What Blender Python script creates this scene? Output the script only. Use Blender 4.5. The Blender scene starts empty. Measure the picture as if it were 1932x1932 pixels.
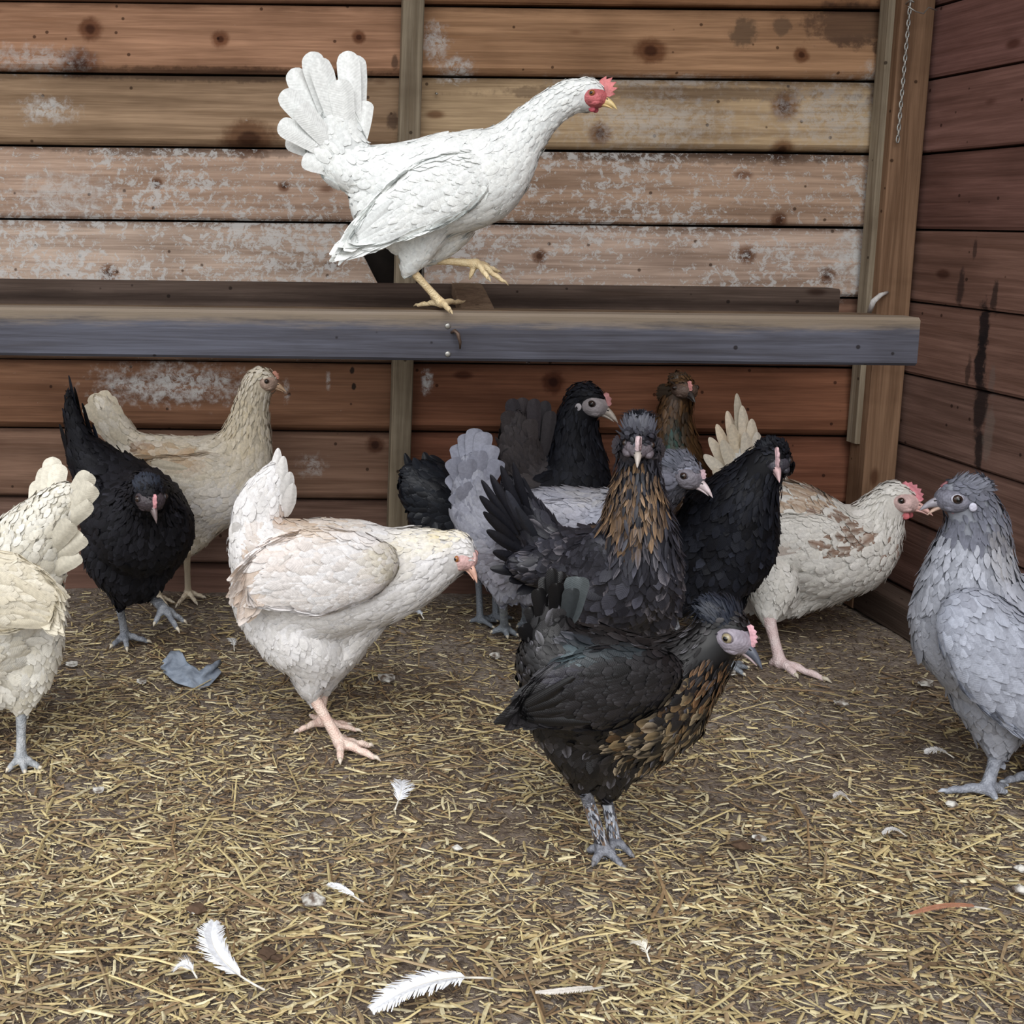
import bpy, bmesh, math, random, mathutils
import mathutils.kdtree
import numpy as np
from mathutils import Vector, Matrix
R_ = np.random.RandomState(7)
random.seed(7)
scn = bpy.context.scene
COL = scn.collection

# ------------------------------------------------------------------ camera, light, exposure
FPX, CX, CY, S = 2100.0, 400.0, 649.0, 1932.0
TILT, ROLL, CAMH = math.radians(6.5), math.radians(0.65), 0.694
cr, sr = math.cos(ROLL), math.sin(ROLL)
_r0 = np.array([1, 0, 0.]); _u0 = np.array([0, math.sin(TILT), math.cos(TILT)])
FWD = np.array([0, math.cos(TILT), -math.sin(TILT)])
RIGHT = _r0*cr + _u0*sr; UP = -_r0*sr + _u0*cr
CAM = np.array([0, 0, CAMH])
cd = bpy.data.cameras.new('camera'); cam = bpy.data.objects.new('camera', cd); COL.objects.link(cam)
m = Matrix.Identity(4)
for i in range(3):
    m[i][0] = RIGHT[i]; m[i][1] = UP[i]; m[i][2] = -FWD[i]; m[i][3] = CAM[i]
cam.matrix_world = m
cd.sensor_width = 36; cd.lens = 36*FPX/S; cd.shift_x = (966-CX)/S; cd.shift_y = (CY-966)/S; cd.clip_start = .02
scn.camera = cam

w = bpy.data.worlds.new('overcast_sky'); scn.world = w; w.use_nodes = True
nt = w.node_tree; bg = nt.nodes['Background']
tc = nt.nodes.new('ShaderNodeTexCoord'); sep = nt.nodes.new('ShaderNodeSeparateXYZ'); rp = nt.nodes.new('ShaderNodeValToRGB')
mr = nt.nodes.new('ShaderNodeMapRange'); mr.inputs['From Min'].default_value = -1
nt.links.new(tc.outputs['Generated'], sep.inputs[0]); nt.links.new(sep.outputs['Z'], mr.inputs['Value']); nt.links.new(mr.outputs[0], rp.inputs[0])
rp.color_ramp.elements[0].position = .48; rp.color_ramp.elements[0].color = (.28, .27, .24, 1)
rp.color_ramp.elements[1].position = .52; rp.color_ramp.elements[1].color = (.86, .885, .93, 1)
nt.links.new(rp.outputs[0], bg.inputs[0]); bg.inputs[1].default_value = 1.0
sl = bpy.data.lights.new('hazy_sun', 'SUN'); sl.energy = 1.35; sl.angle = math.radians(50); sl.color = (1, .985, .96)
so = bpy.data.objects.new('hazy_sun', sl); COL.objects.link(so)
so.rotation_euler = Vector((-.25, -.75, .72)).to_track_quat('Z', 'Y').to_euler()
scn.view_settings.view_transform = 'Standard'; scn.view_settings.look = 'None'
scn.view_settings.exposure = 0.66; scn.view_settings.gamma = 1; scn.view_settings.use_curve_mapping = False

def ray(px, py):
    return RIGHT*((px-CX)/FPX) - UP*((py-CY)/FPX) + FWD
def W(px, py, D):                       # point at distance D (world y) seen at that pixel
    d = ray(px, py); return CAM + d*(D/d[1])
def F(px, py, z=0.0):                   # point on the floor
    d = ray(px, py); return CAM + d*((z-CAMH)/d[2])
def RP(rpx, D): return rpx*D/FPX
def proj(P):
    q = np.asarray(P) - CAM; zc = q@FWD
    return CX + FPX*(q@RIGHT)/zc, CY - FPX*(q@UP)/zc
def lin(c):
    c = np.array(c, float)/255.
    return np.where(c <= .04045, c/12.92, ((c+.055)/1.055)**2.4)
def nrm(v):
    v = np.asarray(v, float); return v/np.maximum(np.linalg.norm(v, axis=-1, keepdims=True), 1e-9)

# ------------------------------------------------------------------ object helpers
def tag(o, label=None, cat=None, group=None, kind=None):
    if label: o['label'] = label
    if cat: o['category'] = cat
    if group: o['group'] = group
    if kind: o['kind'] = kind
    return o
def empty(name, loc, label=None, cat=None, group=None):
    o = bpy.data.objects.new(name, None); COL.objects.link(o); o.location = loc; o.empty_display_size = .02
    return tag(o, label, cat, group)
def mesh_np(name, V, Fc, mat=None, parent=None, col=None, uv=None, smooth=True):
    V = np.asarray(V, np.float32); Fc = np.asarray(Fc, np.int32)
    me = bpy.data.meshes.new(name); n, k = Fc.shape
    me.vertices.add(len(V)); me.vertices.foreach_set('co', V.ravel())
    me.loops.add(n*k); me.loops.foreach_set('vertex_index', Fc.ravel())
    me.polygons.add(n); me.polygons.foreach_set('loop_start', np.arange(0, n*k, k, dtype=np.int32))
    me.update(calc_edges=True)
    me.polygons.foreach_set('use_smooth', np.full(n, smooth, bool))
    return finish(name, me, mat, parent, col, uv)
def finish(name, me, mat, parent, col=None, uv=None):
    if col is not None:
        a = me.color_attributes.new('Col', 'FLOAT_COLOR', 'POINT')
        c = np.ones((len(me.vertices), 4), np.float32); c[:, :3] = col
        a.data.foreach_set('color', c.ravel())
    if uv is not None:
        a = me.attributes.new('fuv', 'FLOAT_VECTOR', 'POINT')
        u = np.zeros((len(me.vertices), 3), np.float32); u[:, :2] = uv
        a.data.foreach_set('vector', u.ravel())
    me.validate()
    o = bpy.data.objects.new(name, me); COL.objects.link(o)
    if mat: me.materials.append(mat)
    if parent is not None:
        o.parent = parent; o.matrix_parent_inverse = Matrix.Translation(-Vector(world_loc(parent)))
    return o
def world_loc(o):
    v = Vector(o.location)
    if o.parent is not None and o.type == 'EMPTY': v = v + Vector(world_loc(o.parent))
    return v if o.type == 'EMPTY' else Vector((0, 0, 0))
def bmesh_obj(name, bm, mat, parent=None, smooth=False, col=None):
    bmesh.ops.recalc_face_normals(bm, faces=bm.faces)
    me = bpy.data.meshes.new(name); bm.to_mesh(me); bm.free()
    me.polygons.foreach_set('use_smooth', np.full(len(me.polygons), smooth, bool))
    return finish(name, me, mat, parent, col)
def _ico(n):
    bm = bmesh.new(); bmesh.ops.create_icosphere(bm, subdivisions=n, radius=1)
    V = np.array([v.co[:] for v in bm.verts]); Fc = np.array([[v.index for v in f.verts] for f in bm.faces]); bm.free(); return V, Fc
ICO = {n: _ico(n) for n in (1, 2, 3)}
def ellipsoid(c, f, l, u, a, b, h, n=2):
    V, Fc = ICO[n]; return c + V[:, :1]*f*a + V[:, 1:2]*l*b + V[:, 2:]*u*h, Fc
class Geo:
    def __init__(s): s.V = []; s.F = []; s.C = []; s.n = 0
    def add(s, V, Fc, c=None):
        V = np.asarray(V); s.V.append(V); s.F.append(np.asarray(Fc)+s.n); s.n += len(V)
        if c is not None: s.C.append(np.broadcast_to(np.asarray(c, float), (len(V), 3)))
    def obj(s, name, mat, parent=None, smooth=True):
        return mesh_np(name, np.concatenate(s.V), np.concatenate(s.F), mat, parent, np.concatenate(s.C) if s.C else None, smooth=smooth)

# ------------------------------------------------------------------ materials
def new_mat(name, rough=.7, spec=.3):
    mt = bpy.data.materials.new(name); mt.use_nodes = True
    b = mt.node_tree.nodes['Principled BSDF']; b.inputs['Roughness'].default_value = rough; b.inputs['Specular IOR Level'].default_value = spec
    return mt, mt.node_tree, b
def N(nt, t, **kw):
    n = nt.nodes.new(t)
    for k, v in kw.items():
        if k[0] == 'i' and k[1:].isdigit(): n.inputs[int(k[1:])].default_value = v
        else: setattr(n, k, v)
    return n
def mix(nt, fac, a, b, mode='MIX'):
    n = nt.nodes.new('ShaderNodeMix'); n.data_type = 'RGBA'; n.blend_type = mode
    for sock, v in ((0, fac), (6, a), (7, b)):
        if hasattr(v, 'links'): nt.links.new(v, n.inputs[sock])
        elif sock == 0: n.inputs[0].default_value = v
        else: n.inputs[sock].default_value = (*v, 1)
    return n.outputs[2]
def math_(nt, op, a, b=0.0, clamp=False):
    n = nt.nodes.new('ShaderNodeMath'); n.operation = op; n.use_clamp = clamp
    for i, v in enumerate((a, b)):
        if hasattr(v, 'links'): nt.links.new(v, n.inputs[i])
        else: n.inputs[i].default_value = v
    return n.outputs[0]
def mrange(nt, v, a, b, c=0.0, d=1.0, smooth=True):
    n = nt.nodes.new('ShaderNodeMapRange'); n.interpolation_type = 'SMOOTHSTEP' if smooth else 'LINEAR'
    nt.links.new(v, n.inputs[0])
    for i, x in zip((1, 2, 3, 4), (a, b, c, d)): n.inputs[i].default_value = x
    return n.outputs[0]
def noise(nt, vec, scale, detail=3, rough=.55, dist=0.0):
    n = N(nt, 'ShaderNodeTexNoise'); n.inputs['Scale'].default_value = scale; n.inputs['Detail'].default_value = detail
    n.inputs['Roughness'].default_value = rough; n.inputs['Distortion'].default_value = dist
    nt.links.new(vec, n.inputs['Vector']); return n.outputs['Fac']
def vscale(nt, vec, s):
    n = N(nt, 'ShaderNodeMapping'); n.inputs['Scale'].default_value = s; nt.links.new(vec, n.inputs['Vector']); return n.outputs[0]
def bump(nt, b, h, strength=.4, dist=.002):
    n = N(nt, 'ShaderNodeBump'); n.inputs['Strength'].default_value = strength; n.inputs['Distance'].default_value = dist
    nt.links.new(h, n.inputs['Height']); nt.links.new(n.outputs[0], b.inputs['Normal'])

def feather_mat(name, rough=.75, spec=.15, sheen=.0):
    mt, nt, b = new_mat(name, rough, spec)
    a = N(nt, 'ShaderNodeAttribute', attribute_name='Col'); u = N(nt, 'ShaderNodeAttribute', attribute_name='fuv')
    sx = N(nt, 'ShaderNodeSeparateXYZ'); nt.links.new(u.outputs['Vector'], sx.inputs[0])
    ab = math_(nt, 'ABSOLUTE', sx.outputs[0]); ph = math_(nt, 'SUBTRACT', math_(nt, 'MULTIPLY', sx.outputs[1], 60.), math_(nt, 'MULTIPLY', ab, 14.))
    wv = math_(nt, 'SINE', ph)
    g = N(nt, 'ShaderNodeTexCoord'); nz = noise(nt, g.outputs['Object'], 220, 3)
    f = math_(nt, 'MULTIPLY', mrange(nt, nz, .3, .7, .88, 1.06), math_(nt, 'ADD', math_(nt, 'MULTIPLY', wv, .02), 1.0))
    vm = N(nt, 'ShaderNodeVectorMath', operation='SCALE'); nt.links.new(a.outputs['Color'], vm.inputs[0]); nt.links.new(f, vm.inputs[3])
    nt.links.new(vm.outputs[0], b.inputs['Base Color'])
    bump(nt, b, wv, .12, .0006)
    if sheen:
        b.inputs['Sheen Weight'].default_value = sheen; b.inputs['Sheen Roughness'].default_value = .4
    return mt
M_WHITE = feather_mat('pale_plumage', .8, .12)
M_DARK = feather_mat('dark_plumage', .40, .34)
M_MATT = feather_mat('black_plumage', .6, .18)
def skin_mat(name, c, rough=.5, scale=300, amt=.5, spec=.4, c2=None):
    mt, nt, b = new_mat(name, rough, spec); g = N(nt, 'ShaderNodeTexCoord')
    v = N(nt, 'ShaderNodeTexVoronoi'); v.inputs['Scale'].default_value = scale; nt.links.new(g.outputs['Object'], v.inputs['Vector'])
    nz = noise(nt, g.outputs['Object'], 90, 3)
    c2 = c2 if c2 is not None else np.array(c)*.72
    nt.links.new(mix(nt, mrange(nt, nz, .35, .65), tuple(c), tuple(c2)), b.inputs['Base Color'])
    bump(nt, b, v.outputs['Distance'], amt, .0012)
    return mt
_mc = {}
def skin(c, **k):
    key = (tuple(c), str(k))
    if key not in _mc: _mc[key] = skin_mat('skin_%d' % len(_mc), lin(c), **k)
    return _mc[key]
def glossy(c, name, rough=.12, spec=.6):
    mt, nt, b = new_mat(name, rough, spec); g = N(nt, 'ShaderNodeTexCoord'); nz = noise(nt, g.outputs['Object'], 500, 2)
    nt.links.new(mix(nt, nz, tuple(lin(c)*.85), tuple(lin(c)*1.1)), b.inputs['Base Color']); return mt
M_PUPIL = glossy((12, 10, 10), 'pupil_black')
IRIS = {'orange': glossy((150, 95, 50), 'iris_orange', .2), 'grey': glossy((150, 138, 110), 'iris_grey', .2), 'dark': glossy((50, 36, 30), 'iris_dark', .2)}

def wood(name, knots=(), stains=(), whites=(), axis=0, base_noise=1.0, splat=1.0, dark_edge=True):
    """plank wood: colour from the object's colour; alpha = how much white splatter it carries"""
    mt, nt, b = new_mat(name, .8, .2)
    tcn = N(nt, 'ShaderNodeTexCoord'); oi = N(nt, 'ShaderNodeObjectInfo'); co = tcn.outputs['Object']
    add = N(nt, 'ShaderNodeVectorMath', operation='ADD'); nt.links.new(co, add.inputs[0])
    cmb = N(nt, 'ShaderNodeCombineXYZ'); r7 = math_(nt, 'MULTIPLY', oi.outputs['Random'], 37.)
    for i in range(3): nt.links.new(r7, cmb.inputs[i])
    nt.links.new(cmb.outputs[0], add.inputs[1]); v = add.outputs[0]
    sc = [60, 60, 60]; sc[axis] = 2.2
    g1 = noise(nt, vscale(nt, v, tuple(sc)), 1.0, 5, .65, .6)
    sc2 = [260, 260, 260]; sc2[axis] = 8
    g2 = noise(nt, vscale(nt, v, tuple(sc2)), 1.0, 3, .6)
    big = noise(nt, vscale(nt, v, (3, 3, 7)), 1.0, 4, .6)
    colr = oi.outputs['Color']
    c = mix(nt, mrange(nt, g1, .3, .7, .0, .75), colr, (.40, .36, .33), 'MULTIPLY')
    c = mix(nt, mrange(nt, g1, .55, .75, 0, .35), c, (1.35, 1.25, 1.1), 'MULTIPLY')
    c = mix(nt, mrange(nt, g2, .35, .7, 0, .30), c, (.35, .3, .26), 'MULTIPLY')
    c = mix(nt, mrange(nt, big, .42, .68, 0, .55), c, (.52, .48, .45), 'MULTIPLY')
    # small random knots and worm holes
    vk = N(nt, 'ShaderNodeTexVoronoi'); ks = [7., 7., 7.]; ks[axis] = 3.2
    nt.links.new(vscale(nt, v, tuple(ks)), vk.inputs['Vector']); vk.inputs['Scale'].default_value = 1.3
    c = mix(nt, mrange(nt, vk.outputs['Distance'], .04, .10, .75, 0), c, (.28, .15, .09), 'MULTIPLY')
    vh = N(nt, 'ShaderNodeTexVoronoi'); nt.links.new(v, vh.inputs['Vector']); vh.inputs['Scale'].default_value = 26
    c = mix(nt, mrange(nt, vh.outputs['Distance'], .06, .10, .8, 0), c, (.12, .08, .06), 'MULTIPLY')
    def blob(pt, r, lo, hi, asp=1.0, wob=.35):
        s3 = N(nt, 'ShaderNodeVectorMath', operation='SUBTRACT'); nt.links.new(co, s3.inputs[0]); s3.inputs[1].default_value = tuple(pt)
        m3 = N(nt, 'ShaderNodeVectorMath', operation='MULTIPLY'); nt.links.new(s3.outputs[0], m3.inputs[0])
        mm = [1., 1., 1.]; mm[1 if axis == 0 else 0] = 0.; mm[axis] = 1/asp; m3.inputs[1].default_value = mm
        ln = N(nt, 'ShaderNodeVectorMath', operation='LENGTH'); nt.links.new(m3.outputs[0], ln.inputs[0])
        d = math_(nt, 'ADD', math_(nt, 'DIVIDE', ln.outputs['Value'], r), math_(nt, 'MULTIPLY', math_(nt, 'SUBTRACT', wn, .5), wob*2))
        return mrange(nt, d, lo, hi, 1, 0)
    wn = noise(nt, vscale(nt, co, (1, 1, 1)), 55, 4, .65)
    for pt, r, asp in knots:
        f = blob(pt, r, .55, 1.15, asp); c = mix(nt, math_(nt, 'MULTIPLY', f, .8), c, (.30, .17, .10), 'MULTIPLY')
        f = blob(pt, r*.45, .5, 1.1, asp); c = mix(nt, math_(nt, 'MULTIPLY', f, .8), c, (.25, .15, .1), 'MULTIPLY')
    for pt, r, asp, cc, am in stains:
        f = blob(pt, r, .6, 1.1, asp, .8); c = mix(nt, math_(nt, 'MULTIPLY', f, am), c, cc)
    if axis == 0:
        sz_ = N(nt, 'ShaderNodeSeparateXYZ'); nt.links.new(co, sz_.inputs[0]); zj = sz_.outputs['Z']; md2 = None
        for zz in zs:
            d_ = math_(nt, 'ABSOLUTE', math_(nt, 'SUBTRACT', zj, zz)); md2 = d_ if md2 is None else math_(nt, 'MINIMUM', md2, d_)
        gr = math_(nt, 'SUBTRACT', md2, math_(nt, 'MULTIPLY', noise(nt, vscale(nt, co, (7, 7, 30)), 1., 5, .7), .022))
        c = mix(nt, mrange(nt, gr, -.010, .004, .75, 0), c, (.34, .30, .28), 'MULTIPLY')
    # white splatter of droppings and old limewash
    s1 = noise(nt, vscale(nt, co, (62, 62, 70)), 1.0, 6, .8, .5)
    s2 = noise(nt, vscale(nt, co, (5, 5, 9)), 1.0, 3, .6)
    amt = oi.outputs['Alpha']
    th = math_(nt, 'SUBTRACT', .75, math_(nt, 'MULTIPLY', amt, .30))
    sm = math_(nt, 'ADD', math_(nt, 'MULTIPLY', s1, .75), math_(nt, 'MULTIPLY', s2, .25))
    wf = mrange(nt, math_(nt, 'SUBTRACT', sm, th), 0, .06, 0, .70)
    wf = math_(nt, 'MULTIPLY', wf, splat)
    for pt, r, asp, am in whites:
        f = blob(pt, r, .2, 1.3, asp, 1.3)
        wf = math_(nt, 'MAXIMUM', wf, math_(nt, 'MULTIPLY', math_(nt, 'MULTIPLY', f, am), mrange(nt, s1, .38, .55)))
    c = mix(nt, wf, c, (.56, .56, .55))
    nt.links.new(c, b.inputs['Base Color'])
    h = math_(nt, 'ADD', g2, math_(nt, 'MULTIPLY', g1, .6)); bump(nt, b, math_(nt, 'ADD', h, wf), .35, .002)
    return mt

# ------------------------------------------------------------------ room
WALLY, SIDEX, TOPZ = 2.03, 1.245, 1.75
rows_px = [-270, -130, 8, 142, 279, 418, 550, 682, 811, 939, 1062]
zs = [float(W(400, y, WALLY)[2]) for y in rows_px]; zs.append(-.03)
def wz(px, py):      # point on the back wall
    return tuple(W(px, py, WALLY-.01))
def wk(px, py, rpx, asp=1.0): return (wz(px, py), rpx*WALLY/FPX, asp)
BACK_KNOTS = [wk(1482, 200, 30), wk(1130, 252, 24), wk(1476, 284, 24), wk(1226, 96, 26, 1.3), wk(1510, 104, 16), wk(295, 346, 13), wk(536, 352, 12), wk(170, 55, 24),
              wk(416, 74, 18), wk(470, 262, 38, 1.5), wk(677, 70, 14), wk(205, 515, 20), wk(1045, 722, 24), wk(708, 840, 20), wk(1470, 415, 18), wk(1410, 480, 20), wk(1560, 520, 18), wk(1018, 484, 16), wk(150, 120, 30, 1.4)]
def ws(px, py, rpx, asp, c, am): return (wz(px, py), rpx*WALLY/FPX, asp, tuple(lin(c)), am)
STAINS = [ws(1405, 62, 30, .9, (96, 78, 62), .75), ws(1478, 50, 22, .8, (100, 80, 64), .7), ws(1610, 45, 45, 2.0, (75, 56, 46), .7), ws(1665, 90, 22, 1, (60, 46, 40), .7),
          ws(1640, 75, 12, 6.0, (60, 46, 40), .3), ws(668, 730, 7, .6, (20, 18, 16), .9), ws(665, 700, 8, .6, (20, 18, 16), .9), ws(1690, 240, 30, 1, (80, 52, 42), .8), ws(1690, 185, 30, 2, (80, 52, 42), .7),
          ws(745, 120, 14, .5, (60, 44, 36), .7), ws(740, 230, 18, .7, (60, 44, 36), .7), ws(400, 140, 14, 26, (60, 46, 38), .55), ws(1250, 175, 16, 24, (70, 50, 42), .5), ws(380, 288, 9, 30, (60, 48, 40), .5), ws(1320, 298, 12, 26, (60, 48, 42), .5)]
def ww(px, py, rpx, asp, am): return (wz(px, py), rpx*WALLY/FPX, asp, am)
WHITES = [ww(822, 80, 34, .7, .8), ww(860, 135, 26, 1.2, .8), ww(60, 112, 26, 4.0, .5), ww(90, 208, 24, 2.2, .7), ww(1580, 215, 60, 2.2, .45), ww(1230, 230, 55, 3.0, .45), ww(1640, 140, 22, .7, .6), ww(1250, 152, 12, 16, .4),
          ww(1620, 490, 60, 1.0, .9), ww(330, 725, 36, 4.0, .8), ww(805, 720, 26, .4, 1.0), ww(620, 720, 16, .3, .5), ww(540, 740, 20, .35, .5), ww(120, 370, 50, 2, .5), ww(590, 880, 22, 1.2, .45), ww(700, 1075, 16, 1.5, .5)]
MW = wood('weathered_back_planks', BACK_KNOTS, STAINS, WHITES)
def sw(px, py):                         # point on the side wall
    d = ray(px, py); return tuple(CAM + d*(SIDEX/d[0]))
def ss(px, py, r, c, am): return (sw(px, py), r, .28, tuple(lin(c)), am)
SIDE_ST = [ss(1862, 620, .05, (28, 22, 24), .95), ss(1858, 680, .05, (28, 22, 24), .95), ss(1856, 760, .06, (34, 27, 27), .9), ss(1855, 850, .04, (34, 27, 27), .9), ss(1820, 545, .035, (44, 32, 30), .8),
           ss(1885, 560, .03, (40, 30, 28), .8), ss(1845, 470, .02, (46, 33, 30), .7), ss(1835, 700, .025, (46, 33, 30), .7), ss(1880, 720, .03, (110, 98, 92), .5), ss(1872, 820, .05, (120, 108, 100), .5), ss(1750, 1000, .05, (90, 76, 70), .4)]
MS = wood('side_planks', (), SIDE_ST, (), axis=1, splat=.5)
MB = wood('rough_timber', axis=2, splat=.7)
MH = wood('roost_timber', axis=0, splat=.8)

def plank(name, x0, x1, z0, z1, mat, parent, color, white, back=False, side=False, prof=0, ends=None):
    """lapped board: feather-edged, lower lip proud; prof = rounding of the lip"""
    g = .0022; z0 += g; z1 -= g*.6; h = z1-z0
    P = [(0.0, z1), (-.003, z1-.002), (-.007, z1-h*.35), (-.011-prof, z1-h*.7), (-.011-prof*.9, z0+.012), (-.009, z0+.004), (-.005, z0), (0.014, z0), (.014, z1)]
    bm = bmesh.new(); xs = [x0, x0*.66+x1*.34, x0*.33+x1*.67, x1]; rings = []
    for i, x in enumerate(xs):
        ring = []
        for j, (y, z) in enumerate(P):
            dz = (R_.rand()-.5)*.003 if i in (1, 2) and j in (0, 5, 6) else 0
            xx = x
            if ends is not None and i == 3: xx = x + ends[j]
            ring.append(bm.verts.new((xx, WALLY+y, z+dz) if not side else (SIDEX-y*-1, xx, z+dz)))
        rings.append(ring)
    n = len(P)
    for i in range(3):
        for j in range(n):
            bm.faces.new((rings[i][j], rings[i][(j+1) % n], rings[i+1][(j+1) % n], rings[i+1][j]))
    bm.faces.new(rings[0]); bm.faces.new(rings[-1][::-1])
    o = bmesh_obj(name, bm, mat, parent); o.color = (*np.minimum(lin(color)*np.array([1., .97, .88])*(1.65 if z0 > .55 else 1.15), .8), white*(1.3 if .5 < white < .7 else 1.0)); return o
wall = tag(empty('wall_back', (0, WALLY, 0)), kind='structure')
XL, XC, XR = -1.3, float(W(777, 500, WALLY)[0]), SIDEX
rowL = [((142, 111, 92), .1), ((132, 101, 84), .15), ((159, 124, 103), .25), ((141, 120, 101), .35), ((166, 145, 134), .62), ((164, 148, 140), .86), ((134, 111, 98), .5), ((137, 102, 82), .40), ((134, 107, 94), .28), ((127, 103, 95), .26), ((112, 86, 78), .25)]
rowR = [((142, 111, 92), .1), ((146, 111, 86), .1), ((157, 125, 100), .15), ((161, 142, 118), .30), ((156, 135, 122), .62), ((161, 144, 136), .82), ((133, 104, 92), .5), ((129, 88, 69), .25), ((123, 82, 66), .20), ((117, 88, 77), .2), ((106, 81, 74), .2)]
for i in range(11):
    z1, z0 = zs[i], zs[i+1]
    pr = .004 if i in (2, 3, 7) else 0
    jag = None; xe = XC
    if i == 5:
        xe = float(W(700, 500, WALLY)[0]); jag = [-.045, -.045, -.025, -.012, .014, .02, .02, .02, -.04]
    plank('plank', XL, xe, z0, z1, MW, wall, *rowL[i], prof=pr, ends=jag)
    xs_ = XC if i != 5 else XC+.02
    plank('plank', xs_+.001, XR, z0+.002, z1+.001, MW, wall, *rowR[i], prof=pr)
zt = zs[0]
while zt < TOPZ-.01:
    z2 = min(zt+.127, TOPZ+.02)
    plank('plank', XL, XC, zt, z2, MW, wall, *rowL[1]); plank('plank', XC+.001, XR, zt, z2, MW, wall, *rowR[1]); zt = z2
bm = bmesh.new(); bmesh.ops.create_cube(bm, size=1, matrix=Matrix.Translation(((XL+XR)/2, WALLY+.03, TOPZ/2-.05)) @ Matrix.Diagonal((XR-XL+.1, .012, TOPZ+.1, 1)))
md, ntd, bd = new_mat('dark_backing', .95, .05); bd.inputs['Base Color'].default_value = (.012, .01, .01, 1)  # near-black sheet added so the board gaps and the hole look dark
g = N(ntd, 'ShaderNodeTexCoord'); ntd.links.new(mix(ntd, noise(ntd, g.outputs['Object'], 60), (.008, .007, .006), (.02, .016, .014)), bd.inputs['Base Color'])
tag(bmesh_obj('backing', bm, md, wall))
side = tag(empty('wall_right', (SIDEX, 1, 0)), kind='structure')
NX = int(math.ceil((TOPZ-zs[0])/.127))
for i in range(-NX, 11):
    z1, z0 = (zs[i], zs[i+1]) if i >= 0 else (zs[0]+.127*-i, zs[0]+.127*(-i-1))
    cc = [(118, 84, 78), (118, 84, 78), (122, 86, 80), (118, 84, 76), (106, 74, 66), (112, 82, 70), (114, 84, 72), (108, 82, 72), (104, 78, 68), (98, 72, 64), (92, 70, 62)][max(i, 0)]
    bm = bmesh.new(); g_ = .0018
    P = [(SIDEX, z1-g_), (SIDEX-.004, z1-.004), (SIDEX-.008, z0+.006), (SIDEX-.005, z0+g_), (SIDEX+.014, z0+g_), (SIDEX+.014, z1-g_)]
    rings = [[bm.verts.new((x, y, z + (0 if k in (0, 3) else (R_.rand()-.5)*.003))) for x, z in P] for k, y in enumerate((.2, .9, 1.5, WALLY+.01))]
    for k in range(3):
        for j in range(6): bm.faces.new((rings[k][j], rings[k][(j+1) % 6], rings[k+1][(j+1) % 6], rings[k+1][j]))
    bm.faces.new(rings[0]); bm.faces.new(rings[-1][::-1])
    o = bmesh_obj('plank', bm, MS, side); cm = (lin(cc)*.88+lin(cc).mean()*.12)*1.7; o.color = (*cm, .15)
bm = bmesh.new(); bmesh.ops.create_cube(bm, size=1, matrix=Matrix.Translation((SIDEX+.03, 1.1, TOPZ/2-.05)) @ Matrix.Diagonal((.012, 1.9, TOPZ+.1, 1)))
bmesh_obj('backing', bm, md, side)

def beam(name, A, B, w, d, mat, color, white=0., parent=None, bev=.002, kind=None, upv=(0, 0, 1), segs=4, wob=.001):
    """squared timber from A to B, w across, d along upv"""
    A, B = np.array(A, float), np.array(B, float); t = nrm(B-A); u = np.array(upv, float); s = nrm(np.cross(t, u)); u = np.cross(s, t)
    bm = bmesh.new(); rings = []; b_ = bev
    prof = [(-w/2+b_, -d/2), (w/2-b_, -d/2), (w/2, -d/2+b_), (w/2, d/2-b_), (w/2-b_, d/2), (-w/2+b_, d/2), (-w/2, d/2-b_), (-w/2, -d/2+b_)]
    for i in range(segs+1):
        c = A + (B-A)*i/segs; e = (R_.rand(2)-.5)*wob*2 if 0 < i < segs else (0, 0)
        rings.append([bm.verts.new(c + s*(x+e[0]) + u*(y+e[1])) for x, y in prof])
    for i in range(segs):
        for j in range(8): bm.faces.new((rings[i][j], rings[i][(j+1) % 8], rings[i+1][(j+1) % 8], rings[i+1][j]))
    bm.faces.new(rings[0]); bm.faces.new(rings[-1][::-1])
    o = bmesh_obj(name, bm, mat, parent); o.color = (*lin(color), white); tag(o, kind=kind); return o
# batten over the joint, corner post, skirting rail
bx = float(W(777, 100, WALLY-.03)[0])
o = beam('trim_1', (bx, WALLY-.030, 0.0), (bx, WALLY-.030, TOPZ), .037, .024, MB, (150, 138, 118), .25, kind='structure', upv=(0, 1, 0))
o = beam('trim_2', (SIDEX-.045, WALLY-.045, 0.0), (SIDEX-.04, WALLY-.045, TOPZ), .058, .05, MB, (142, 112, 88), .15, kind='structure', upv=(0, 1, 0))
beam('trim_3', (SIDEX-.075, WALLY-.036, .3), (SIDEX-.075, WALLY-.036, TOPZ), .012, .03, MB, (158, 146, 126), .4, kind='structure', upv=(0, 1, 0))
o = beam('baseboard_right', (SIDEX-.045, WALLY-.06, .026), (SIDEX-.035, .3, .026), .055, .052, wood('rail_timber', axis=1, splat=.2), (92, 78, 70), 0, kind='structure')
# ceiling: unseen shed roof above the frame, added to cut the top light
bm = bmesh.new(); bmesh.ops.create_cube(bm, size=1, matrix=Matrix.Translation(((XL+SIDEX)/2, 1.55, TOPZ+.02)) @ Matrix.Diagonal((SIDEX-XL+.1, 1.1, .03, 1)))
o = bmesh_obj('ceiling', bm, MB); o.color = (*lin((150, 115, 90)), 0); tag(o, kind='structure')

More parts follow.
